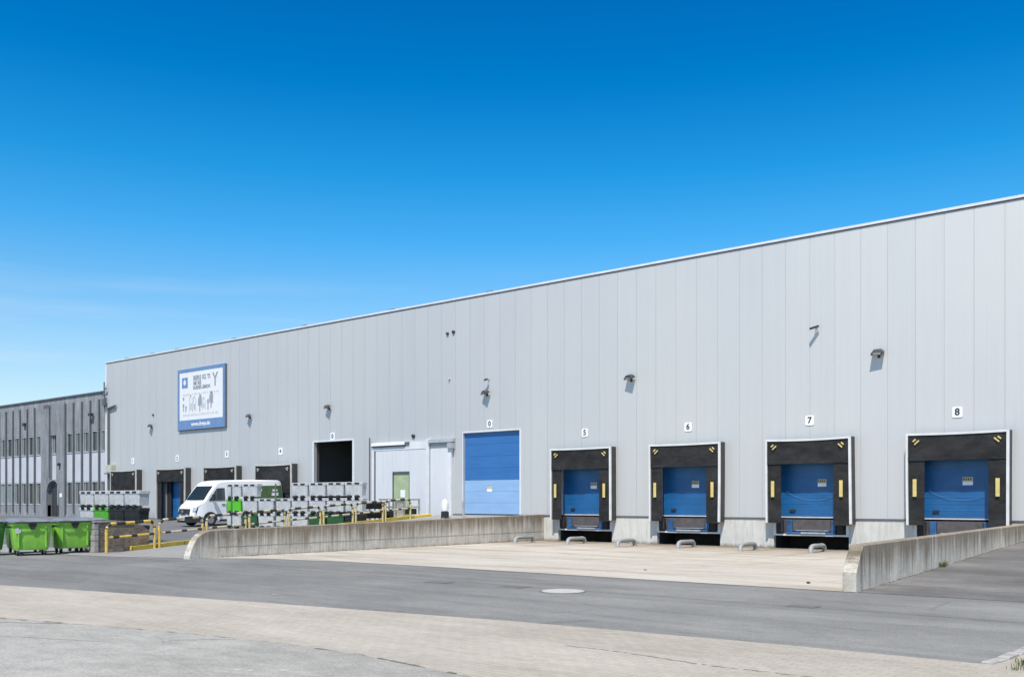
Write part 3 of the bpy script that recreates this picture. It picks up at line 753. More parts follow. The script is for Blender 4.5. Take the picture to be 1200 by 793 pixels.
def camera_thing(x, z, lb, length=.34):
    t = thing('security_camera', lb, 'security camera', (x, 0, z), 0, 'wall cameras')
    part('arm', 'galv', t, lambda bm: [box(bm, -.05, .05, -.02, -.002, -.05, .06), tube(bm, [(0, -.01, 0), (0, -.16, .02)], .018, 8)], smooth=True)
    mx = Matrix.Translation((0, -.24, -.02)) @ Matrix.Rotation(R(-50), 4, 'Z') @ Matrix.Rotation(R(18), 4, 'X')
    part('body', 'lamp_body', t, lambda bm: box(bm, -.045, .045, -length / 2, length / 2, -.04, .045, mx), bevel=.01)
camera_thing(-31.02, 7.78, 'small camera above the floodlight over the blue gate', .2)
camera_thing(-14.32, 8.44, 'slim security camera high on the wall above plate 7', .36)
for x, z, lb, w in ((-62.17, 7.8, 'tiny dark wall fitting above the floodlight left of the billboard', .07), (-33.81, 10.37, 'left of two tiny vent caps high on the wall', .08), (-33.39, 10.41, 'right of two tiny vent caps high on the wall', .09),
                  (-33.69, 8.03, 'faint small fitting below the pair of vent caps', .05), (-36.3, 5.2, 'small dark fitting over the sliding gate', .11)):
    bm = B(); tube(bm, [(x, -.002, z), (x, -.07, z - .01), (x, -.10, z - .03)], [w, w, w * .6], 12)
    tag(mk('vent_cap', bm, 'lamp_body' if w > .06 else 'galv', smooth=True), lb, 'vent cap', 'small fittings on the cladding')
# junction cabinet at the left corner
t = thing('meter_cabinet', 'cream meter cabinet on the left corner of the warehouse', 'cabinet', (-67.75, 0, 4.1))
part('casing', 'cont_beige', t, lambda bm: box(bm, -.50, .32, -.32, -.005, -.28, .32), bevel=.015)
part('shelf', 'dark_trim', t, lambda bm: box(bm, -.75, .75, -.34, -.005, -.36, -.29))
part('door_panel', 'frame_beige', t, lambda bm: box(bm, -.32, .20, -.335, -.323, -.2, .24))

# ------------------------------------------------------------------ billboard
t = thing('billboard', 'white company billboard with a blue border high on the wall', 'billboard', (-56.1, -.1, 6.54))
W, Hh = 5.5, 4.08
part('frame', 'bb_blue', t, lambda bm: [box(bm, -W / 2, -W / 2 + .22, -.05, .09, 0, Hh), box(bm, W / 2 - .22, W / 2, -.05, .09, 0, Hh), box(bm, -W / 2 + .22, W / 2 - .22, -.05, .09, Hh - .22, Hh), box(bm, -W / 2 + .22, W / 2 - .22, -.05, .09, 0, .64)])
part('edge', 'dark_trim', t, lambda bm: [box(bm, -W / 2 - .03, W / 2 + .05, -.03, .085, -.05, -.003), box(bm, W / 2 + .003, W / 2 + .05, -.03, .085, 0, Hh)])
part('panel', 'bb_white', t, lambda bm: box(bm, -W / 2 + .22, W / 2 - .22, -.035, .08, .64, Hh - .22))
def logo(bm):
    for i in range(2):
        for j in range(2): box(bm, -2.22 + i * .36, -1.90 + i * .36, -.048, -.036, 2.82 + j * .36, 3.15 + j * .36)
part('cube_logo', 'bb_blue', t, logo)
part('logo_mark', 'bb_white', t, lambda bm: [prism(bm, [(-1.88 + .16 * math.cos(R(a)), -.049, 3.17 + .2 * math.sin(R(a))) for a in range(30, 390, 60)], (0, -.008, 0)), ])
text('lettering', 'BERS IG TI', .42, 'bb_grey', t, (.12, -.045, 3.40), bold=.014, sx=1.05)
text('lettering', 'MI RE', .34, 'bb_grey', t, (-.40, -.045, 3.06), bold=.018, sx=1.1)
text('lettering', 'GUIDES LEMON', .30, 'bb_grey', t, (.10, -.045, 2.76), bold=.014, sx=.95)
text('large_letter', 'Y', 1.25, 'bb_grey', t, (1.66, -.045, 3.12), bold=.02, sx=.8)
def small_print(z, h, seed, x0=-2.1, x1=2.0):
    def f(bm):
        r = random.Random(seed); x = x0
        while x < x1:
            w = r.uniform(.05, .13); box(bm, x, x + w, -.045, -.036, z, z + h * r.uniform(.7, 1)); x += w + r.choice((.05, .05, .14))
    return f
part('tagline', 'bb_pale', t, small_print(2.30, .14, 1)); part('tagline', 'bb_pale', t, small_print(.92, .15, 2))
text('web_address', 'www.dresy.de', .36, 'bb_white', t, (.0, -.058, .34), bold=.014, sx=1.05)
def fig(bm):
    r = random.Random(5)
    for x, z, h, kind in ((-2.05, 1.98, .22, 0), (-2.05, 1.25, .5, 1), (-1.75, 1.22, .36, 1), (-1.15, 1.2, 1.1, 2), (-.72, 1.2, 1.0, 2), (-.1, 1.25, 1.05, 3), (.38, 1.25, .8, 2), (.85, 1.2, .7, 1), (1.2, 1.4, 1.0, 3)):
        if kind == 0: box(bm, x - .08, x + .08, -.045, -.036, z, z + h)
        elif kind == 1:
            box(bm, x - .05, x + .05, -.045, -.036, z, z + h * .6); box(bm, x - .09, x + .09, -.045, -.036, z + h * .62, z + h)
        elif kind == 2:
            tube(bm, [(x - .18, -.04, z), (x - .14, -.04, z + h * .8), (x, -.04, z + h), (x + .14, -.04, z + h * .8), (x + .16, -.04, z)], .016, 5)
            box(bm, x - .04, x + .04, -.045, -.036, z + .1, z + h * .5)
        else:
            for k in range(7):
                a = R(25 * k); box(bm, x - .2 + .06 * k, x - .14 + .06 * k, -.045, -.036, z + .15 + .2 * r.random(), z + h * (.7 + .3 * math.sin(a)))
            box(bm, x - .05, x + .05, -.0455, -.036, z - .1, z + h * .5)
part('printed_picture', 'bb_grey', t, fig)

# ------------------------------------------------------------------ office building on the left
of = thing('office_building', 'grey concrete office building with slim dark fins and narrow windows', 'building', (-80, 0, .4))
def opart(name, material, fn, parent=None, **k):
    o = part(name, material, parent or of, fn, **k)
    if parent is None: o.matrix_parent_inverse = Matrix.Translation((80, 0, -.4))
    return o
OX0, OX1, OT = -98.0, -68.95, 9.9
bays = []                       # x0,x1 of each bay between fins
fx = [-69.75 - 1.335 * i for i in range(0, 5)] + [-76.45 + .3] if False else [-69.75, -71.09, -72.42, -73.75, -75.08]
fx2 = [-80.4 - 1.345 * i for i in range(0, 13)]
wins = [(-69.67, -68.97)] + [(a + .075, b - .3) for b, a in zip(fx, fx[1:])] + [(-77.45, -76.6)] + [(fx2[0] + .075, -79.4)] + [(a + .075, b - .3) for b, a in zip(fx2, fx2[1:])]
# piers (solid) and wall with recessed bays
def wall(bm):
    box(bm, OX0, OX1, .35, 18, .2, OT - .1)                        # core
    box(bm, OX0, OX1, .0, .35, 7.12, OT)                           # upper band
    for a, b in wins: box(bm, b + .002, b + .22, .004, .35, 1.42, 7.12)
    box(bm, OX0, -78.2, .0, .35, .2, 1.42); box(bm, -76.05, OX1, .0, .35, .2, 1.42)   # base band
opart('wall', 'office_concrete', wall)
opart('pier', 'office_pier', lambda bm: [box(bm, -79.1, -78.2, -.10, .34, .2, 9.55), box(bm, -76.05, -75.2, -.10, .34, .2, 9.55), box(bm, -78.2, -77.5, -.10, .34, 3.45, 9.55), box(bm, -76.55, -76.05, -.10, .34, 3.45, 9.55), box(bm, -77.5, -76.55, -.10, .34, 7.0, 9.55)])
def archf(bm):
    pts = [(-78.2, 3.45), (-78.2, 2.6)]
    for i in range(9):
        a = R(180 - 180 * i / 8); pts.append((-77.125 + 1.0 * math.cos(a) if 0 < i < 8 else (-78.12 if i == 0 else -76.13), 2.6 + .78 * math.sin(a)))
    pts += [(-76.05, 2.6), (-76.05, 3.45)]
    prism(bm, [(x, -.095, z) for x, z in pts], (0, .43, 0))
opart('arch', 'office_pier', archf)
ad = opart('entrance_door', 'dark_trim', lambda bm: box(bm, -78.2, -76.05, .26, .32, .4, 3.44))
part('door_leaf', 'lamp_body', ad, lambda bm: [box(bm, -77.9, -77.15, .20, .255, .45, 2.9), box(bm, -77.1, -76.35, .20, .255, .45, 2.9)])
for x in fx + fx2:
    opart('fin', 'office_fin', lambda bm: box(bm, x - .07, x + .07, -.11, .34, .8, 9.40))
opart('fin', 'office_fin', lambda bm: box(bm, -77.62, -77.5, -.2, -.1, 3.6, 9.4))
for i, (a, b) in enumerate(wins):
    narrow = a == -77.45
    opart('infill_panel', 'office_infill', lambda bm: box(bm, a, b, .02, .34, 3.46 if narrow else 3.28, 5.45))
    for z0, z1, up in ((5.47, 7.11, True), (1.43, 3.27, False)):
        if narrow and not up: continue
        f = opart('window', 'office_frame', lambda bm: [box(bm, a, a + .07, .02, .30, z0, z1), box(bm, b - .07, b, .02, .30, z0, z1), box(bm, a + .07, b - .07, .02, .30, z1 - .09, z1), box(bm, a + .07, b - .07, -.02, .30, z0, z0 + .09)])
        gm = 'glass_green' if (not up and i > 9) else 'glass_office'
        part('pane', gm, f, lambda bm: box(bm, a + .07, b - .07, .10, .13, z0 + .09, z1 - .09))
        if i % 3 != 1: part('glazing_bar', 'office_frame', f, lambda bm: box(bm, a + .25, a + .30, .05, .095, z0 + .09, z1 - .09))
opart('parapet_cap', 'office_fin', lambda bm: box(bm, OX0, OX1 - .01, -.10, .5, OT, OT + .10))
opart('stain_patch', 'office_fin', lambda bm: [box(bm, -78.7, -77.7, -.104, -.101, 9.2, 9.5)])
opart('wall_lamp', 'lamp_body', lambda bm: [box(bm, -76.0, -75.75, -.3, -.11, 4.55, 4.75), box(bm, -70.9, -70.5, -.35, -.11, 8.2, 8.4), box(bm, -82.4, -82.0, -.2, -.01, 8.0, 8.25)])
opart('notice_board', 'white_sign', lambda bm: box(bm, -75.9, -75.5, -.13, -.11, 2.05, 2.35))
t = thing('antenna_mast', 'short dark antenna mast at the seam between the office and the warehouse', 'antenna', (-68.7, -.2, 8.6))
part('mast', 'dark_trim', t, lambda bm: [tube(bm, [(0, 0, 0), (0, 0, 2.0)], .05, 8), box(bm, -.1, .1, .05, .19, .2, .3)], smooth=True)
part('aerial', 'dark_trim', t, lambda bm: [box(bm, -.28, .10, -.06, .06, 1.0, 1.12), box(bm, -.22, .14, -.08, .06, .25, .75), box(bm, -.02, .25, -.05, .05, 1.45, 1.55)])

# ------------------------------------------------------------------ concrete walls
def wallrun(name, line, ys, ztop, zbot, thick, side, material, label, chamfer):
    bm = B(); rings = []
    for y, zt in zip(ys, ztop):
        x = line(y)
        rings.append([(x, y, zbot), (x, y, zt - .02), (x + side * .02, y, zt), (x + side * (thick - .02), y, zt), (x + side * thick, y, zt - .02), (x + side * thick, y, zbot)])
    loft(bm, rings); return tag(mk(name, bm, material), label, 'wall')
# left wall: rounded nose, top rising gently to the building
nose = [(0, .10), (.05, .24), (.11, .38), (.19, .52), (.29, .64), (.42, .74), (.58, .81), (.8, .85), (1.05, .862)]
ny = [-19.8 + a for a, b in nose]; nz = [b for a, b in nose]
ys = ny + [-15, -10, -5, -.04]; zs = nz + [.86 + .0142 * (y + 19) for y in ys[len(ny):]]
w = wallrun('retaining_wall', RW, ys, zs, -.2, .32, -1, 'ret_left', 'stained concrete retaining wall with a rounded end, left of the loading yard', 0)
# horizontal formwork ledge low on the wall
cap = B()
for a, b in zip(range(len(ys) - 5, len(ys) - 1), range(len(ys) - 4, len(ys))):
    y0, y1 = ys[a], ys[b]
    xa, xb = RW(y0), RW(y1)
    quad(cap, (xa + .006, y0, .32), (xb + .006, y1, .32), (xb + .006, y1, .335), (xa + .006, y0, .335)); quad(cap, (xa, y0, .32), (xb, y1, .32), (xb + .006, y1, .32), (xa + .006, y0, .32)); quad(cap, (xa + .006, y0, .335), (xb + .006, y1, .335), (xb, y1, .335), (xa, y0, .335))
mk('formwork_ledge', cap, 'ret_cap', w)
RR = lambda y: -6.86 - .013 * (y + 17.4)
ys = [-17.45, -17.25, -17.03, -12, -6, -.04]
zs = [.38, .66, .90, .93, .97, 1.01]
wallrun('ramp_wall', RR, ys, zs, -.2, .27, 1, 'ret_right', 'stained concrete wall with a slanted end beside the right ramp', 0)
# brown stone wall at the foot of the left ramp
bl = lambda y: RK(y) - .22
bm = B()
rings = []
for y, zt in ((-19.75, 1.02), (-19.5, 1.02), (-19, 1.03), (-18.4, 1.0), (-18.0, .9), (-17.7, .7)):
    x = bl(y); rings.append([(x, y, -.1), (x, y, zt), (x - .3, y, zt), (x - .3, y, -.1)])
loft(bm, rings); w = mk('stone_wall', bm, 'brown_brick'); tag(w, 'low brown brick wall behind the first yellow rail, beside the green bins', 'wall')
part('end_stone', 'stone_pale', w, lambda bm: [box(bm, bl(-19.75) - .31, bl(-19.75) + .03, -19.92 + .012 * (i % 2), -19.753, i * .2 + .002, i * .2 + .196) for i in range(5)], bevel=.015)
part('capping', 'stone_pale', w, lambda bm: [loft(bm, [[(bl(y) + .03, y, z + .002), (bl(y) + .03, y, z + .05), (bl(y) - .33, y, z + .05), (bl(y) - .33, y, z + .002)] for y, z in ((-19.92, 1.02), (-19, 1.03), (-18.4, 1.0))])])

# ------------------------------------------------------------------ hoop rails
hy = [-19.75 + 2.13 * i for i in range(9)]
hl = ['first yellow hoop rail, in front of the brown brick wall', 'second hoop rail, between the brick wall and the van nose', 'third hoop rail, in front of the van wheel beside the rounded wall end',
      'fourth hoop rail, behind the retaining wall below the lime green container', 'fifth hoop rail, behind the retaining wall below the van livery panel', 'sixth hoop rail, in front of the lower grey container stack',
      'seventh hoop rail, in front of the black containers', 'last hoop rail, in front of the cream stillage near the sliding gate']
for i in range(8):
    y0, y1 = hy[i] + .06, hy[i + 1] - .14
    xm, ym = (RK(y0) + RK(y1)) / 2 + .22, (y0 + y1) / 2
    t = thing('hoop_rail', hl[i], 'safety rail', (xm, ym, ramp_z(ym)), 0, 'yellow hoop rails along the ramp kerb')
    loc = lambda y, z: Vector((RK(y) + .22 - xm, y - ym, z + ramp_z(y) - ramp_z(ym)))
    L = y1 - y0; Hr = .98; rr = .24
    full = [(y0, -.02), (y0, Hr - rr)] + [(y0 + rr - rr * math.cos(R(a)), Hr - rr + rr * math.sin(R(a))) for a in (22, 45, 68, 90)]
    full += [(y0 + rr + (L - 2 * rr) * k / 6, Hr) for k in range(1, 7)]
    full += [(y1 - rr + rr * math.sin(R(a)), Hr - rr + rr * math.cos(R(a))) for a in (22, 45, 68)] + [(y1, Hr - rr), (y1, -.02)]
    pts = [loc(*p) for p in full]
    part('left_post', 'yellow_rail' if i < 2 else 'cream_yellow', t, lambda bm: tube(bm, pts[:2], .054, 10), smooth=True).name = 'post'
    part('post', 'yellow_rail' if i < 2 else 'cream_yellow', t, lambda bm: tube(bm, pts[-2:], .054, 10), smooth=True)
    def seg(k0): 
        def f(bm):
            mid = pts[1:-1]
            # resample for stripes
            P2 = []
            for a, b in zip(mid, mid[1:]): P2 += [a, a.lerp(b, .5)]
            P2.append(mid[-1]); 
            for k in range(0, len(P2) - 1, 3):
                if (k // 3) % 2 == k0: tube(bm, P2[k:k + 4] if k + 4 <= len(P2) else P2[k:], .0545, 10)
        return f
    part('top_rail', 'yellow_rail' if i < 1 else 'cream_rail', t, seg(0), smooth=True)
    part('black_band', 'black_paint', t, seg(1), smooth=True)
    mr = [loc(y0 + L * k / 8, .52) for k in range(9)]
    part('middle_rail', 'yellow_rail' if i < 1 else 'cream_rail', t, lambda bm: [tube(bm, mr[k:k + 2], .042, 8) for k in (0, 2, 3, 5, 6)], smooth=True)
    part('middle_band', 'black_paint', t, lambda bm: [tube(bm, mr[k:k + 2], .043, 8) for k in (1, 4, 7)], smooth=True)

# ------------------------------------------------------------------ wheel guides
gl = ['leftmost bent pipe wheel guide, at the foot of the retaining wall', 'pale bent pipe wheel guide right of the pit of dock 5', 'bent pipe wheel guide left of the pit of dock 6',
      'pale bent pipe wheel guide right of the pit of dock 6', 'bent pipe wheel guide left of the pit of dock 7', 'rightmost bent pipe wheel guide, near the ramp wall end']
gp = []
for c in (-25.24, -19.91, -14.57): gp += [(c - 1.22, -2.9), (c + 1.22, -2.35)]
guide0 = None
for (x, y), lb in zip(gp, gl):
    z = apron_z(x, y)
    if guide0 is None:
        t = guide0 = thing('wheel_guide', lb, 'wheel guide', (x, y, z), 0, 'wheel guides on the loading apron')
        tall = .235
        pts = [(0, -.66, 0), (0, -.62, tall * .62), (0, -.55, tall * .9), (0, -.44, tall)] + [(0, -.44 + .88 * k / 4, tall) for k in range(1, 5)] + [(0, .55, tall * .9), (0, .62, tall * .62), (0, .66, 0)]
        part('pipe', 'guide_pipe', t, lambda bm: tube(bm, pts, .08, 14), smooth=True)
        part('foot_plate', 'galv', t, lambda bm: box(bm, -.12, .12, -.76, -.56, .0, .016)); part('foot_plate', 'galv', t, lambda bm: box(bm, -.12, .12, .56, .76, .0, .016))
    else:
        t = copy_tree(guide0); t.location = (x, y, z); t['label'] = lb

# ------------------------------------------------------------------ covers in the road
for x, y, w, d, mt, lb in ((-11.1, -20.9, .42, .30, 'cover_pale', 'pale round concrete cover set in the grey road'), (-12.45, -20.75, .26, .18, 'cover', 'dark grating in the road left of the pale cover'),
                           (-14.4, -20.95, .28, .14, 'cover', 'faint dark grating farthest left along the road seam'), (-6.4, -20.5, .22, .14, 'cover', 'dark grating in the road before the ramp wall end')):
    bm = B()
    if mt == 'cover_pale': prism(bm, [(x + w * math.cos(R(a)), y + w * math.sin(R(a)), -.02) for a in range(0, 360, 12)], (0, 0, .028))
    else: box(bm, x - w, x + w, y - d, y + d, -.02, .008)
    o = tag(mk('road_cover', bm, mt), lb, 'drain cover', 'covers in the road')
    if mt == 'cover_pale':
        part('rim', 'cover', o, lambda bm: prism(bm, [(x + (w + .04) * math.cos(R(a)), y + (w + .04) * math.sin(R(a)), -.02) for a in range(0, 360, 12)], (0, 0, .024))); continue
    part('rim', 'cover', o, lambda bm: [box(bm, x - w - .03, x - w - .002, y - d - .03, y + d + .03, -.02, .006), box(bm, x + w + .002, x + w + .03, y - d - .03, y + d + .03, -.02, .006), box(bm, x - w, x + w, y + d + .002, y + d + .03, -.02, .006), box(bm, x - w, x + w, y - d - .03, y - d - .002, -.02, .006)])

# ------------------------------------------------------------------ green waste bins
def bin_(loc, rz, label, mt='bin_green', notice=None):
    t = thing('waste_bin', label, 'waste bin', loc, rz, 'green wheeled waste bins')
    def body(bm):
        rings = []
        for z, w, d, r in ((.17, .98, .62, .10), (.22, 1.02, .66, .12), (.55, 1.10, .74, .12), (.95, 1.18, .82, .11), (.96, 1.24, .88, .11), (1.03, 1.26, .90, .11), (1.04, 1.26, .90, .11)):
            rings.append(rrect(w, d, r, z, 4))
        loft(bm, rings)
    part('body', mt, t, body, smooth=True)
    part('rib', mt, t, lambda bm: [box(bm, x - .02, x + .02, -.44, -.36, .26, .93, Matrix.Translation((0, 0, 0)) @ Matrix.Rotation(R(0), 4, 'X')) for x in (-.40, .40)], bevel=.008)
    def lid(bm):
        rings = []
        for z, w, d, r in ((1.045, 1.30, .95, .12), (1.085, 1.31, .96, .12), (1.12, 1.22, .88, .12), (1.165, .98, .66, .14), (1.18, .6, .4, .14)):
            rings.append(rrect(w, d, r, z, 4))
        loft(bm, rings)
    part('lid', 'bin_lid', t, lid, smooth=True)
    part('lid_handle', 'bin_trim', t, lambda bm: [tube(bm, [(-.5, -.49, 1.06), (-.46, -.53, 1.07), (.46, -.53, 1.07), (.5, -.49, 1.06)], .018, 8)], smooth=True)
    part('latch', 'bin_trim', t, lambda bm: prism(bm, [(-.13, -.46, 1.03), (.13, -.46, 1.03), (.05, -.44, .84), (-.05, -.44, .84)], (0, -.045, 0)))
    for sx in (-1, 1):
        part('trunnion', 'bin_trim', t, lambda bm: tube(bm, [(sx * .60, 0, .92), (sx * .72, 0, .92)], .035, 10), smooth=True)
        for sy in (-1, 1):
            w = part('castor', 'castor', t, lambda bm: [box(bm, sx * .40 - .05, sx * .40 + .05, sy * .26 - .05, sy * .26 + .05, .15, .175), box(bm, sx * .40 - .045, sx * .40 - .036, sy * .26 - .03, sy * .26 + .03, .07, .15), box(bm, sx * .40 + .036, sx * .40 + .045, sy * .26 - .03, sy * .26 + .03, .07, .15)])
            part('wheel', 'tyre', w, lambda bm: tube(bm, [(sx * .40 - .03, sy * .26, .085), (sx * .40 + .03, sy * .26, .085)], .085, 16), smooth=True)
    if notice: part('round_sticker', 'cont_grey', t, lambda bm: prism(bm, [(notice + .09 * math.cos(R(a)), -.425, .80 + .09 * math.sin(R(a))) for a in range(0, 360, 30)], (0, -.02, 0)))
    return t
zz = .006
bin_((-31.95, -21.85, zz), R(74), 'light green bin with a pale round sticker, second from the left edge', notice=-.42)
bin_((-32.25, -20.36, zz), R(80), 'light green bin with plain front, right beside the brown brick wall')
bin_((-33.0, -22.85, zz), R(70), 'darker green bin cut by the left picture edge', 'bin_green_dark')
bin_((-32.95, -19.55, zz), R(88), 'shaded green bin tucked behind the plain fronted bin', 'bin_green')
bin_((-33.45, -21.35, zz), R(84), 'back row bin showing only its grey lid above the two light green bins', 'bin_green_dark')
bin_((-34.6, -23.3, zz), R(80), 'farthest green bin at the left edge behind the others', 'bin_green_dark')

# ------------------------------------------------------------------ stacked wheeled containers
def unit_parts(t, mt, w=1.28, h=.70, d=1.0, wheels=True):
    def body(bm):
        loft(bm, [rrect(w * .90, d * .88, .05, .07, 3), rrect(w * .96, d * .94, .05, h - .14, 3), rrect(w, d, .05, h - .135, 3), rrect(w, d, .05, h - .02, 3), rrect(w * .98, d * .98, .05, h, 3)])
        for k in range(-5, 6):
            if k: box(bm, k * w * .078 - .014, k * w * .078 + .014, -d * .478, -d * .40, .12, h - .15)
    part('body', mt, t, body)
    for s in (-1, 1):
        part('handle_slot', 'rubber', t, lambda bm: box(bm, s * w * .21 - w * .13, s * w * .21 + w * .13, -d / 2 - .012, -d / 2 + .03, h - .115, h - .03), bevel=.01)
        if wheels:
            part('wheel', 'tyre', t, lambda bm: tube(bm, [(s * w * .21 - .10, -d * .46, .02), (s * w * .21 + .10, -d * .46, .02)], .085, 14), smooth=True)
cache = {}
def unit(mt, loc, rz, label, group, w=1.28, h=.70, wheels=True, d=.6):
    key = (mt, round(w, 2), round(h, 2), wheels, d)
    if key in cache:
        t = copy_tree(cache[key]); t.location = loc; t.rotation_euler = (0, 0, rz); t['label'] = label; t['group'] = group
    else:
        t = thing('wheeled_container', label, 'container', loc, rz, group); unit_parts(t, mt, w, h, d, wheels); cache[key] = t
    return t
ordn = ['first', 'second', 'third', 'fourth', 'fifth', 'sixth', 'seventh', 'eighth', 'ninth']
# main row: runs from the van nose side to the kerb, three tiers, the top one missing in front of the van's side panel
p0, p1 = Vector((-42.15, -7.0)), Vector((-34.15, -5.95)); dr = (p1 - p0).normalized(); ang = math.atan2(dr.y, dr.x)
ncol = 8; st = (p1 - p0).length / (ncol - 1)
th = .75
for k in range(ncol):
    p = p0 + dr * st * k; zb = yard_z(p.y) + .10
    for tier in range(3):
        if tier == 2 and k in (2, 3): continue
        mt = 'cont_grey'
        if tier == 1 and k == 0: mt = 'cont_lime'
        if tier == 0: mt = ('cont_pale', 'cont_dkgreen', 'cont_pale', 'cont_pale', 'cont_pale', 'cont_dkgreen', 'cont_dkgreen', 'cont_black')[k]
        if tier == 2 and k == 5: mt = 'cont_grey'
        cn = {'cont_grey': 'grey', 'cont_lime': 'lime green', 'cont_pale': 'pale grey', 'cont_green': 'green', 'cont_black': 'black', 'cont_dkgreen': 'dark green'}[mt]
        tn = ('bottom', 'middle', 'top')[tier]
        side = 'in front of the van' if k < 4 else 'right of the van'
        unit(mt, (p.x, p.y, zb + th * tier), ang, f'{cn} container in the {tn} tier, {ordn[k]} of eight stacks behind the hoop rails', 'wheeled containers stacked behind the hoop rails', st * .965, th - .03, True, .38)
# left row
q0, q1 = Vector((-39.95, -15.75)), Vector((-36.25, -15.75)); s2 = (q1 - q0).x / 3
for k in range(4):
    p = q0 + Vector((s2 * k, 0)); zb = yard_z(-15) + .02
    for tier in range(3):
        mt = 'cont_grey' if tier == 2 else (('cont_grey', 'cont_green', 'cont_black', 'cont_black')[k] if tier == 1 else 'cont_black')
        cn = {'cont_grey': 'grey', 'cont_green': 'green', 'cont_black': 'black'}[mt]; tn = ('bottom', 'middle', 'top')[tier]
        unit(mt, (p.x, p.y, zb + .70 * tier), 0, f'{cn} container in the {tn} tier, {ordn[k]} of four stacks behind the green bins', 'wheeled containers stacked behind the green bins', s2 * .975, .675, True, .5)
# black containers and cream stillage beside the kerb near the building
for j, (yc, tiers, mts) in enumerate(((-4.9, 2, ('cont_black', 'cont_black')),)):
    for tier in range(3):
        t = unit('cont_black', (RK(yc) - .75, yc, yard_z(yc) + .06 + tier * .44), R(90 + 8), f"black low container in the {('bottom', 'middle', 'top')[tier]} tier beside the cream stillage", 'black containers near the sliding gate', 1.72, .41, False)
yc = -2.75
t = thing('stillage', 'cream metal stillage with dark openings near the sliding gate', 'stillage', (RK(yc) - .62, yc, yard_z(yc)), R(90 + 8))
def still(bm):
    W2, D2, H2 = 1.02, .5, 1.46
    for x in (-W2, W2 - .06, -.28):
        for y in (-D2, D2 - .06): box(bm, x, x + .07, y, y + .06, 0, H2)
    for z in (.1, .58, 1.0, H2 - .09):
        for y in (-D2 - .005, D2 - .055): box(bm, -W2 + .071, W2 - .061, y, y + .055, z, z + .075)
    box(bm, -W2 + .072, -.3, -D2 + .01, -D2 + .04, .18, H2 - .1)
part('frame', 'cont_beige', t, still)
part('load', 'cont_black', t, lambda bm: [box(bm, -.18, .92, -.38, .38, .18, .56), box(bm, -.18, .92, -.38, .38, .67, .96), box(bm, -.9, -.34, -.4, .4, .2, .9)], bevel=.03)
part('load_sheet', 'cont_pale', t, lambda bm: [box(bm, -.86, -.36, -.53, -.512, .25, 1.2)], bevel=.005)
# slim posts among the containers, white tank by the wall
for x, y, h, lb in ((-41.15, -7.95, 2.45, 'thin dark post rising beside the lime green container'), (-38.25, -7.45, 2.6, 'thin dark post at the rear end of the van')):
    bm = B(); tube(bm, [(x, y, yard_z(y)), (x, y, h)], .035, 8); tag(mk('post', bm, 'dark_trim', smooth=True), lb, 'post', 'thin posts among the containers')
t = thing('gas_tank', 'white upright tank on a black stand beside the side gate', 'tank', (-31.85, -2.3, ramp_z(-2.3)))
def tank(bm): loft(bm, [[(r * math.cos(R(a)), r * math.sin(R(a)), z) for a in range(0, 360, 24)] for z, r in ((.34, .13), (.38, .17), (.70, .175), (.82, .14), (.90, .07), (.95, .04))])
part('vessel', 'tank_white', t, tank, smooth=True)
part('stand', 'van_black', t, lambda bm: [box(bm, -.15, .15, -.12, .12, .04, .335), tube(bm, [(-.12, -.1, 0), (-.12, -.1, .06)], .03, 6), tube(bm, [(.12, -.1, 0), (.12, -.1, .06)], .03, 6)])
bm = B(); tube(bm, [(-31.3, -1.6, ramp_z(-1.6)), (-31.3, -1.6, 1.75)], .05, 10)
tag(mk('bollard', bm, 'galv', smooth=True), 'slim grey bollard right of the white tank', 'bollard')

# ------------------------------------------------------------------ the van
vrot = R(-90)
vf = Vector((-46.35, -7.85)); fwd = Vector((math.cos(vrot), math.sin(vrot)))
VL, VW = 6.1, 2.0
lat = Vector((-fwd.y, fwd.x))      # left of travel
if lat.y > 0: sidev = -lat
else: sidev = lat
ctr = Vector((-47.85, -3.45))
van = thing('delivery_van', 'white high roof delivery van with a dark green side panel', 'van', (ctr.x, ctr.y, yard_z(ctr.y)), vrot)
van.rotation_euler = (0, R(1.2), vrot)
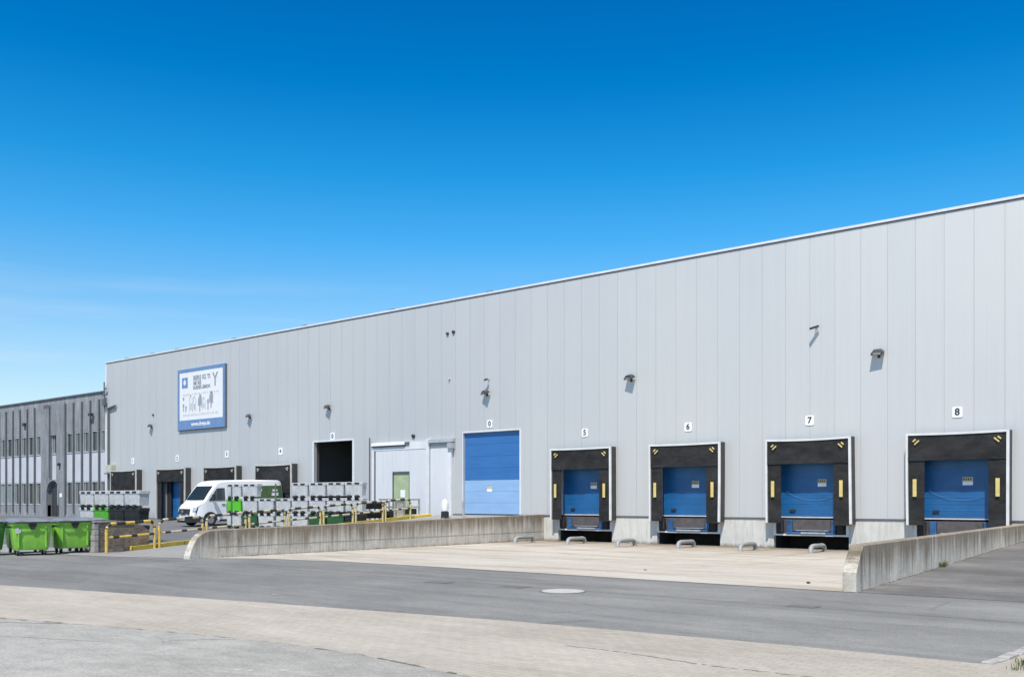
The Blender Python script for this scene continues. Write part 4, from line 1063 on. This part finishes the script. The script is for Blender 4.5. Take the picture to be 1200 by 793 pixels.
# local: +X forward, +/-Y sides
prof = [(-3.02, .34), (-3.04, .55), (-3.03, 1.2), (-2.98, 2.2), (-2.88, 2.46), (-2.70, 2.53), (-1.0, 2.56), (.8, 2.54), (1.25, 2.49), (1.50, 2.38), (1.68, 2.20),
        (2.02, 1.80), (2.34, 1.42), (2.50, 1.30), (2.78, 1.17), (2.93, 1.04), (3.02, .86), (3.05, .62), (3.04, .36), (2.96, .26), (-2.9, .28)]
def halfw(z, x):
    t = 1.0 if z < 1.25 else 1.0 - .085 * ((z - 1.25) / 1.3) ** 1.4
    nose = 1.0 if x < 2.2 else 1.0 - .22 * ((x - 2.2) / .85) ** 2
    return VW / 2 * t * nose
def vbody(bm):
    # layers across the width: rounded shoulders
    layers = []
    for f, ins in ((-1.0, .085), (-.985, .035), (-.95, .0), (-.5, -.012), (0, -.018), (.5, -.012), (.95, .0), (.985, .035), (1.0, .085)):
        ring = []
        cx = sum(p[0] for p in prof) / len(prof); cz = 1.3
        for x, z in prof:
            hw = halfw(z, x)
            dx = (x - 0) ; 
            L = math.hypot(dx, z - cz)
            s = 1 - ins / max(L, .5)
            nx = 1.0
            # nose is rounded in plan
            bul = 0
            if x > 2.0: bul = -.22 * (abs(f) ** 3) * ((x - 2.0) / 1.05)
            ring.append(((x * s + bul), f * hw, cz + (z - cz) * s))
        layers.append(ring)
    vr = [[bm.verts.new(p) for p in r] for r in layers]
    n = len(prof)
    for i in range(len(vr) - 1):
        for j in range(n): bm.faces.new((vr[i][j], vr[i][(j + 1) % n], vr[i + 1][(j + 1) % n], vr[i + 1][j]))
    for r, s in ((layers[0], -1), (layers[-1], 1)):          # flat flanks: a grid between the lower and the upper outline
        up = sorted((p[0], p[2]) for p in r[1:18]); lo_ = sorted([(r[0][0], r[0][2]), (r[20][0], r[20][2]), (r[19][0], r[19][2]), (r[18][0], r[18][2])])
        def at(ch, x):
            if x <= ch[0][0]: return ch[0][1]
            for (xa, za), (xb, zb) in zip(ch, ch[1:]):
                if x <= xb: return za + (zb - za) * (x - xa) / max(1e-6, xb - xa)
            return ch[-1][1]
        xa, xb = min(p[0] for p in r), max(p[0] for p in r); g = []
        for i in range(49):
            x = xa + (xb - xa) * i / 48; zt, zb_ = at(up, x), at(lo_, x)
            xo = x + .22 * max(0, x - 1.8) / 1.05 + .02
            g.append([bm.verts.new((x, s * halfw(zb_ + (zt - zb_) * j / 10, xo), zb_ + (zt - zb_) * j / 10)) for j in range(11)])
        for i in range(48):
            for j in range(10): bm.faces.new((g[i][j], g[i + 1][j], g[i + 1][j + 1], g[i][j + 1]))
part('body', 'van_white', van, vbody, smooth=True)
# windscreen follows the slope between (1.64,2.24) and (2.36,1.40)
def ws(bm):
    rows = []
    for t in (0, .33, .66, 1):
        x = 1.66 + (2.34 - 1.66) * t; z = 2.20 + (1.44 - 2.20) * t; row = []
        for f in (-.86, -.7, -.35, 0, .35, .7, .86):
            hw = halfw(z, x); bul = -.05 * abs(f) ** 3 - (.22 * abs(f) ** 3 * max(0, x - 2.0) / 1.05)
            row.append(bm.verts.new((x + .035 + bul, f * hw, z + .035)))
        rows.append(row)
    for i in range(3):
        for j in range(6): bm.faces.new((rows[i][j], rows[i][j + 1], rows[i + 1][j + 1], rows[i + 1][j]))
    bmesh.ops.solidify(bm, geom=bm.faces[:], thickness=.02)
part('windscreen', 'glass_dark', van, ws, smooth=True)
for s in (-1, 1):
    yo = lambda z, x, e=.012: s * (halfw(z, x) + e)
    part('side_window', 'glass_dark', van, lambda bm: prism(bm, [(1.02, yo(1.45, 1.0), 1.42), (1.02, yo(2.1, 1.0, .012), 2.12), (1.52, yo(2.1, 1.3, .012), 2.10), (2.06, yo(1.45, 2.0), 1.42)], (0, s * .012, 0)))
    part('side_moulding', 'van_black', van, lambda bm: box(bm, -2.2, .9, s * 1.002, s * 1.022, .62, .72))
    part('door_seam', 'van_black', van, lambda bm: [box(bm, x - .008, x + .008, s * (halfw(1.0, x) - .01), s * (halfw(1.0, x) + .014), .42, 1.25) for x in (.92, 2.02 if s > 5 else -.45)])
    part('door_handle', 'van_black', van, lambda bm: box(bm, 1.02, 1.22, s * 1.0, s * 1.03, 1.16, 1.21))
    part('mirror', 'van_black', van, lambda bm: [box(bm, 1.82, 1.95, s * 1.10, s * 1.30, 1.42, 1.76), box(bm, 1.86, 1.92, s * .98, s * 1.10, 1.50, 1.56)], bevel=.02)
    part('headlight', 'headlight', van, lambda bm: loft(bm, [[(2.78, s * .86, .88), (2.93, s * .70, .84), (2.88, s * .68, 1.04), (2.66, s * .86, 1.12)], [(2.70, s * .80, .88), (2.85, s * .64, .84), (2.80, s * .62, 1.04), (2.58, s * .80, 1.10)]]))
    part('sill', 'van_black', van, lambda bm: box(bm, -1.35, 1.4, s * .96, s * 1.005, .24, .36))
    for x in (-1.85, 1.98):
        part('wheel_arch', 'van_black', van, lambda bm: prism(bm, [(x + .44 * math.cos(R(a)), s * (halfw(.5, x) - .02) , .36 + .44 * math.sin(R(a))) for a in range(-12, 193, 15)], (0, s * .045, 0)))
        w = part('wheel', 'tyre', van, lambda bm: tube(bm, [(x, s * .80, .345), (x, s * 1.045, .345)], .345, 28), smooth=True)
        part('rim', 'rim', w, lambda bm: tube(bm, [(x, s * 1.02, .345), (x, s * 1.055, .345)], .20, 20), smooth=True)
part('side_graphic', 'livery', van, lambda bm: prism(bm, [(-2.75, -1, 1.32), (-2.75, -1, 2.2), (-.55, -1, 2.2), (-.55, -1, 1.32)], (0, .01, 0))) if False else None
for s in (-1, 1):
    def lv(bm):
        pts = []
        for x, z in ((-2.90, 1.30), (-2.90, 2.22), (-.75, 2.22), (-.75, 1.30)): pts.append((x, s * (halfw(z, x) + .006), z))
        prism(bm, pts, (0, s * .012, 0))
    g = part('side_graphic', 'livery', van, lv)
    part('graphic_logo', 'white_sign', g, lambda bm: [box(bm, -2.6, -2.25, s * (halfw(1.95, 0) + .022), s * (halfw(1.95, 0) + .028), 1.88, 2.0), box(bm, -2.65, -2.18, s * (halfw(1.7, 0) + .022), s * (halfw(1.7, 0) + .028), 1.62, 1.8), box(bm, -1.5, -1.42, s * (halfw(1.95, 0) + .022), s * (halfw(1.95, 0) + .028), 1.9, 2.04)])
part('bumper', 'van_black', van, lambda bm: loft(bm, [[(2.45, -1.0, .22), (2.98, -.72, .22), (3.09, 0, .22), (2.98, .72, .22), (2.45, 1.0, .22)], [(2.45, -1.015, .52), (3.0, -.74, .52), (3.12, 0, .52), (3.0, .74, .52), (2.45, 1.015, .52)]]), smooth=True)
part('grille', 'van_black', van, lambda bm: prism(bm, [(3.0, -.52, .66), (3.09, 0, .66), (3.0, .52, .66), (2.93, .54, .98), (3.02, 0, .99), (2.93, -.54, .98)], (.03, 0, 0)))
part('emblem', 'rim', van, lambda bm: box(bm, 3.08, 3.10, -.09, .09, .78, .9, None))
part('number_plate', 'white_sign', van, lambda bm: box(bm, 3.125, 3.135, -.26, .26, .36, .47))

# ------------------------------------------------------------------ kerb stones and weeds
kp = [(-2.60, -24.72), (-2.53, -24.3), (-2.50, -23.85), (-2.47, -23.4), (-2.40, -22.9)]
for i, (a, b) in enumerate(zip(kp, kp[1:])):
    a, b = Vector(a), Vector(b); d = b - a; an = math.atan2(d.y, d.x); L = d.length
    mx = Matrix.Translation(((a.x + b.x) / 2, (a.y + b.y) / 2, 0)) @ Matrix.Rotation(an + R(random.uniform(-3, 3)), 4, 'Z') @ Matrix.Rotation(R(random.uniform(-2, 2)), 4, 'X')
    bm = B(); box(bm, -L / 2 + .012, L / 2 - .012, -.06, .06, -.05, .022 + .010 * (i % 2), mx)
    tag(mk('kerb_stone', bm, 'kerb_stone', bevel=.012), f"weathered kerb stone edging the grassy corner, {ordn[i]} from the pavers", 'kerb stone', 'kerb stones of the grassy corner')
def tufts(name, spots, material, hmin, hmax, seed):
    r = random.Random(seed); bm = B()
    for x, y, z, n, rad in spots:
        for _ in range(n):
            a = r.uniform(0, 6.283); q = rad * r.random() ** .6; bx, by = x + q * math.cos(a), y + q * math.sin(a)
            h = r.uniform(hmin, hmax); l = r.uniform(0, 6.283); le = r.uniform(.2, .9) * h; w = r.uniform(.003, .007)
            c, s_ = math.cos(l), math.sin(l); p = []
            for t in (0, .5, 1):
                p.append(Vector((bx + c * le * t * t, by + s_ * le * t * t, z + h * (t - .25 * t * t))))
            u = Vector((-s_, c, 0)) * w
            v = [bm.verts.new(k) for k in (p[0] - u, p[0] + u, p[1] + u * .8, p[1] - u * .8, p[2])]
            bm.faces.new((v[0], v[1], v[2], v[3])); bm.faces.new((v[3], v[2], v[4]))
    return mk(name, bm, material)
o = tufts('weed_clump', [(RR(-11.6) + .34, -11.6, .165, 150, .09), (RR(-11.3) + .31, -11.2, .18, 70, .06)], 'blade', .05, .22, 1)
tag(o, 'green weed clump growing at the foot of the right ramp wall', 'weed')
sp = []
rr_ = random.Random(4)
for i in range(120): sp.append((rr_.uniform(-2.33, .3), rr_.uniform(-25.0, -22.8), .01, 34, .12))
o = tufts('grass', sp, 'blade', .03, .10, 2); tag(o, kind='stuff')
bm = B(); r_ = random.Random(8)
for i in range(260):
    y = r_.uniform(-17.2, -.4) if i % 2 else r_.uniform(-18.6, -.5)
    x = (RR(y) + .275 + abs(r_.gauss(0, .03))) if i % 2 else (RW(y) + .02 + abs(r_.gauss(0, .03)))
    z = (.03 * (y + 17.4) if i % 2 else apron_z(x, y)) ; s = r_.uniform(.006, .02)
    box(bm, x - s, x + s, y - s * 2, y + s * 2, z, z + s * .8)
for i in range(420):                                   # small stones along the dock wall foot
    x = r_.uniform(-27.3, -7.2); y = -abs(r_.gauss(0, .22)) - .02; s = r_.uniform(.008, .022)
    box(bm, x - s, x + s, y - s, y + s, apron_z(x, y) - .003, apron_z(x, y) + s)
tag(mk('grit', bm, 'dirt'), kind='stuff')
for x, y, lb in ((-12.9, -14.9, 'small dark scrap of litter on the loading apron'), (-8.1, -16.1, 'tiny crumpled scrap on the apron near the ramp wall end')):
    bm = B(); bmesh.ops.create_icosphere(bm, subdivisions=1, radius=.05)
    for v in bm.verts: v.co = Vector((v.co.x * random.uniform(.6, 1.3), v.co.y * random.uniform(.6, 1.3), v.co.z * .5)) + Vector((x, y, apron_z(x, y) + .02))
    tag(mk('litter', bm, 'stone_pale' if x < -10 else 'ink'), lb, 'litter', 'litter on the apron')
# pale chips on the foreground concrete
bm = B(); r_ = random.Random(3)
for x, y in ((-8.4, -30.05), (-8.15, -29.8), (-8.55, -30.1), (-14.9, -24.9)):
    pts = [(x + .07 * r_.uniform(.5, 1) * math.cos(R(a)), y + .05 * r_.uniform(.5, 1) * math.sin(R(a)), .0075) for a in range(0, 360, 40)]
    bm.faces.new([bm.verts.new(p) for p in pts])
struct('pavement_chips', bm, 'cover_pale')

# ------------------------------------------------------------------ light, sky, camera
sd = Vector((.43, -1.0, 1.7)).normalized()
L = bpy.data.lights.new('sun', 'SUN'); L.energy = 4.0; L.angle = R(2.0); L.color = (1.0, .95, .875)
lo = bpy.data.objects.new('sun', L); COL.objects.link(lo); lo.rotation_euler = sd.to_track_quat('Z', 'Y').to_euler(); lo.location = (10, -30, 30)
wd = bpy.data.worlds.new('World'); scn.world = wd; wd.use_nodes = True; nt = wd.node_tree
bg = nt.nodes['Background']; sky = nt.nodes.new('ShaderNodeTexSky'); sky.sky_type = 'NISHITA'; sky.sun_disc = False
sky.sun_elevation = math.asin(sd.z); sky.sun_rotation = math.atan2(sd.x, sd.y)
sky.air_density = 1.0; sky.dust_density = .3; sky.ozone_density = 3.0
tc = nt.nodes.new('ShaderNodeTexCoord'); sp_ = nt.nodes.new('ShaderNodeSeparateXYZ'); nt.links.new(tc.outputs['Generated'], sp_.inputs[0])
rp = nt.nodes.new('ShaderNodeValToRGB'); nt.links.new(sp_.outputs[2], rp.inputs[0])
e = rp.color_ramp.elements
stops = [(0.0, (.70, .72, .74)), (.09, (.78, .79, .76)), (.15, (.66, .81, .83)), (.20, (.46, .78, .88)), (.26, (.20, .74, .95)), (.32, (.06, .66, .93)), (.40, (.0, .52, .84)), (.50, (.0, .40, .76)), (.60, (.5, .62, .70)), (.8, (.95, .90, .80)), (1.0, (1.0, .93, .82))]  # unseen upper stops are made pale and warm to neutralise the blue skylight
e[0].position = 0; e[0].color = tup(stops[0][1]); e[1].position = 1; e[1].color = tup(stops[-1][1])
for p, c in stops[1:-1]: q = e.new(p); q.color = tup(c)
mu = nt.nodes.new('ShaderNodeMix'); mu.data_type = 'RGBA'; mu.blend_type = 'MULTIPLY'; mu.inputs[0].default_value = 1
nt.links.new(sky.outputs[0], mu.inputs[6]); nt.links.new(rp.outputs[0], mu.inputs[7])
# thin streaks of cirrus low in the sky
mp = nt.nodes.new('ShaderNodeMapping'); nt.links.new(tc.outputs['Generated'], mp.inputs[0]); mp.inputs['Scale'].default_value = (2.2, 2.2, 26)
mp.inputs['Rotation'].default_value = (R(2), R(3), 0)
nz_ = nt.nodes.new('ShaderNodeTexNoise'); nt.links.new(mp.outputs[0], nz_.inputs['Vector']); nz_.inputs['Scale'].default_value = 1.6; nz_.inputs['Detail'].default_value = 5
r2 = nt.nodes.new('ShaderNodeValToRGB'); nt.links.new(nz_.outputs['Fac'], r2.inputs[0]); r2.color_ramp.elements[0].position = .48; r2.color_ramp.elements[1].position = .78
r3 = nt.nodes.new('ShaderNodeValToRGB'); nt.links.new(sp_.outputs[2], r3.inputs[0]); r3.color_ramp.elements[0].position = .10; r3.color_ramp.elements[0].color = (.55, .55, .55, 1); r3.color_ramp.elements[1].position = .24; r3.color_ramp.elements[1].color = (0, 0, 0, 1)
mm = nt.nodes.new('ShaderNodeMath'); mm.operation = 'MULTIPLY'; nt.links.new(r2.outputs[0], mm.inputs[0]); nt.links.new(r3.outputs[0], mm.inputs[1])
m2 = nt.nodes.new('ShaderNodeMix'); m2.data_type = 'RGBA'; nt.links.new(mm.outputs[0], m2.inputs[0]); nt.links.new(mu.outputs[2], m2.inputs[6]); m2.inputs[7].default_value = (4.3, 4.6, 5.0, 1)
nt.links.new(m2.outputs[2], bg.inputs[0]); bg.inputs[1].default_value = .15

cam = bpy.data.cameras.new('camera'); co = bpy.data.objects.new('camera', cam); COL.objects.link(co)
cam.sensor_width = 36; cam.lens = 1120 / 1200 * 36; cam.shift_y = (586.4 - 396.5) / 1200; cam.clip_end = 2000; cam.clip_start = .1
co.location = (0, -36, 1.77); co.rotation_euler = (R(90), 0, math.pi / 2 - math.atan2(1120, 1365) - 0) if False else (R(90), 0, R(90) - R(50.6307))
scn.camera = co
vs = scn.view_settings; vs.view_transform = 'Standard'; vs.look = 'None'; vs.gamma = 1; vs.exposure = .35; vs.use_curve_mapping = False
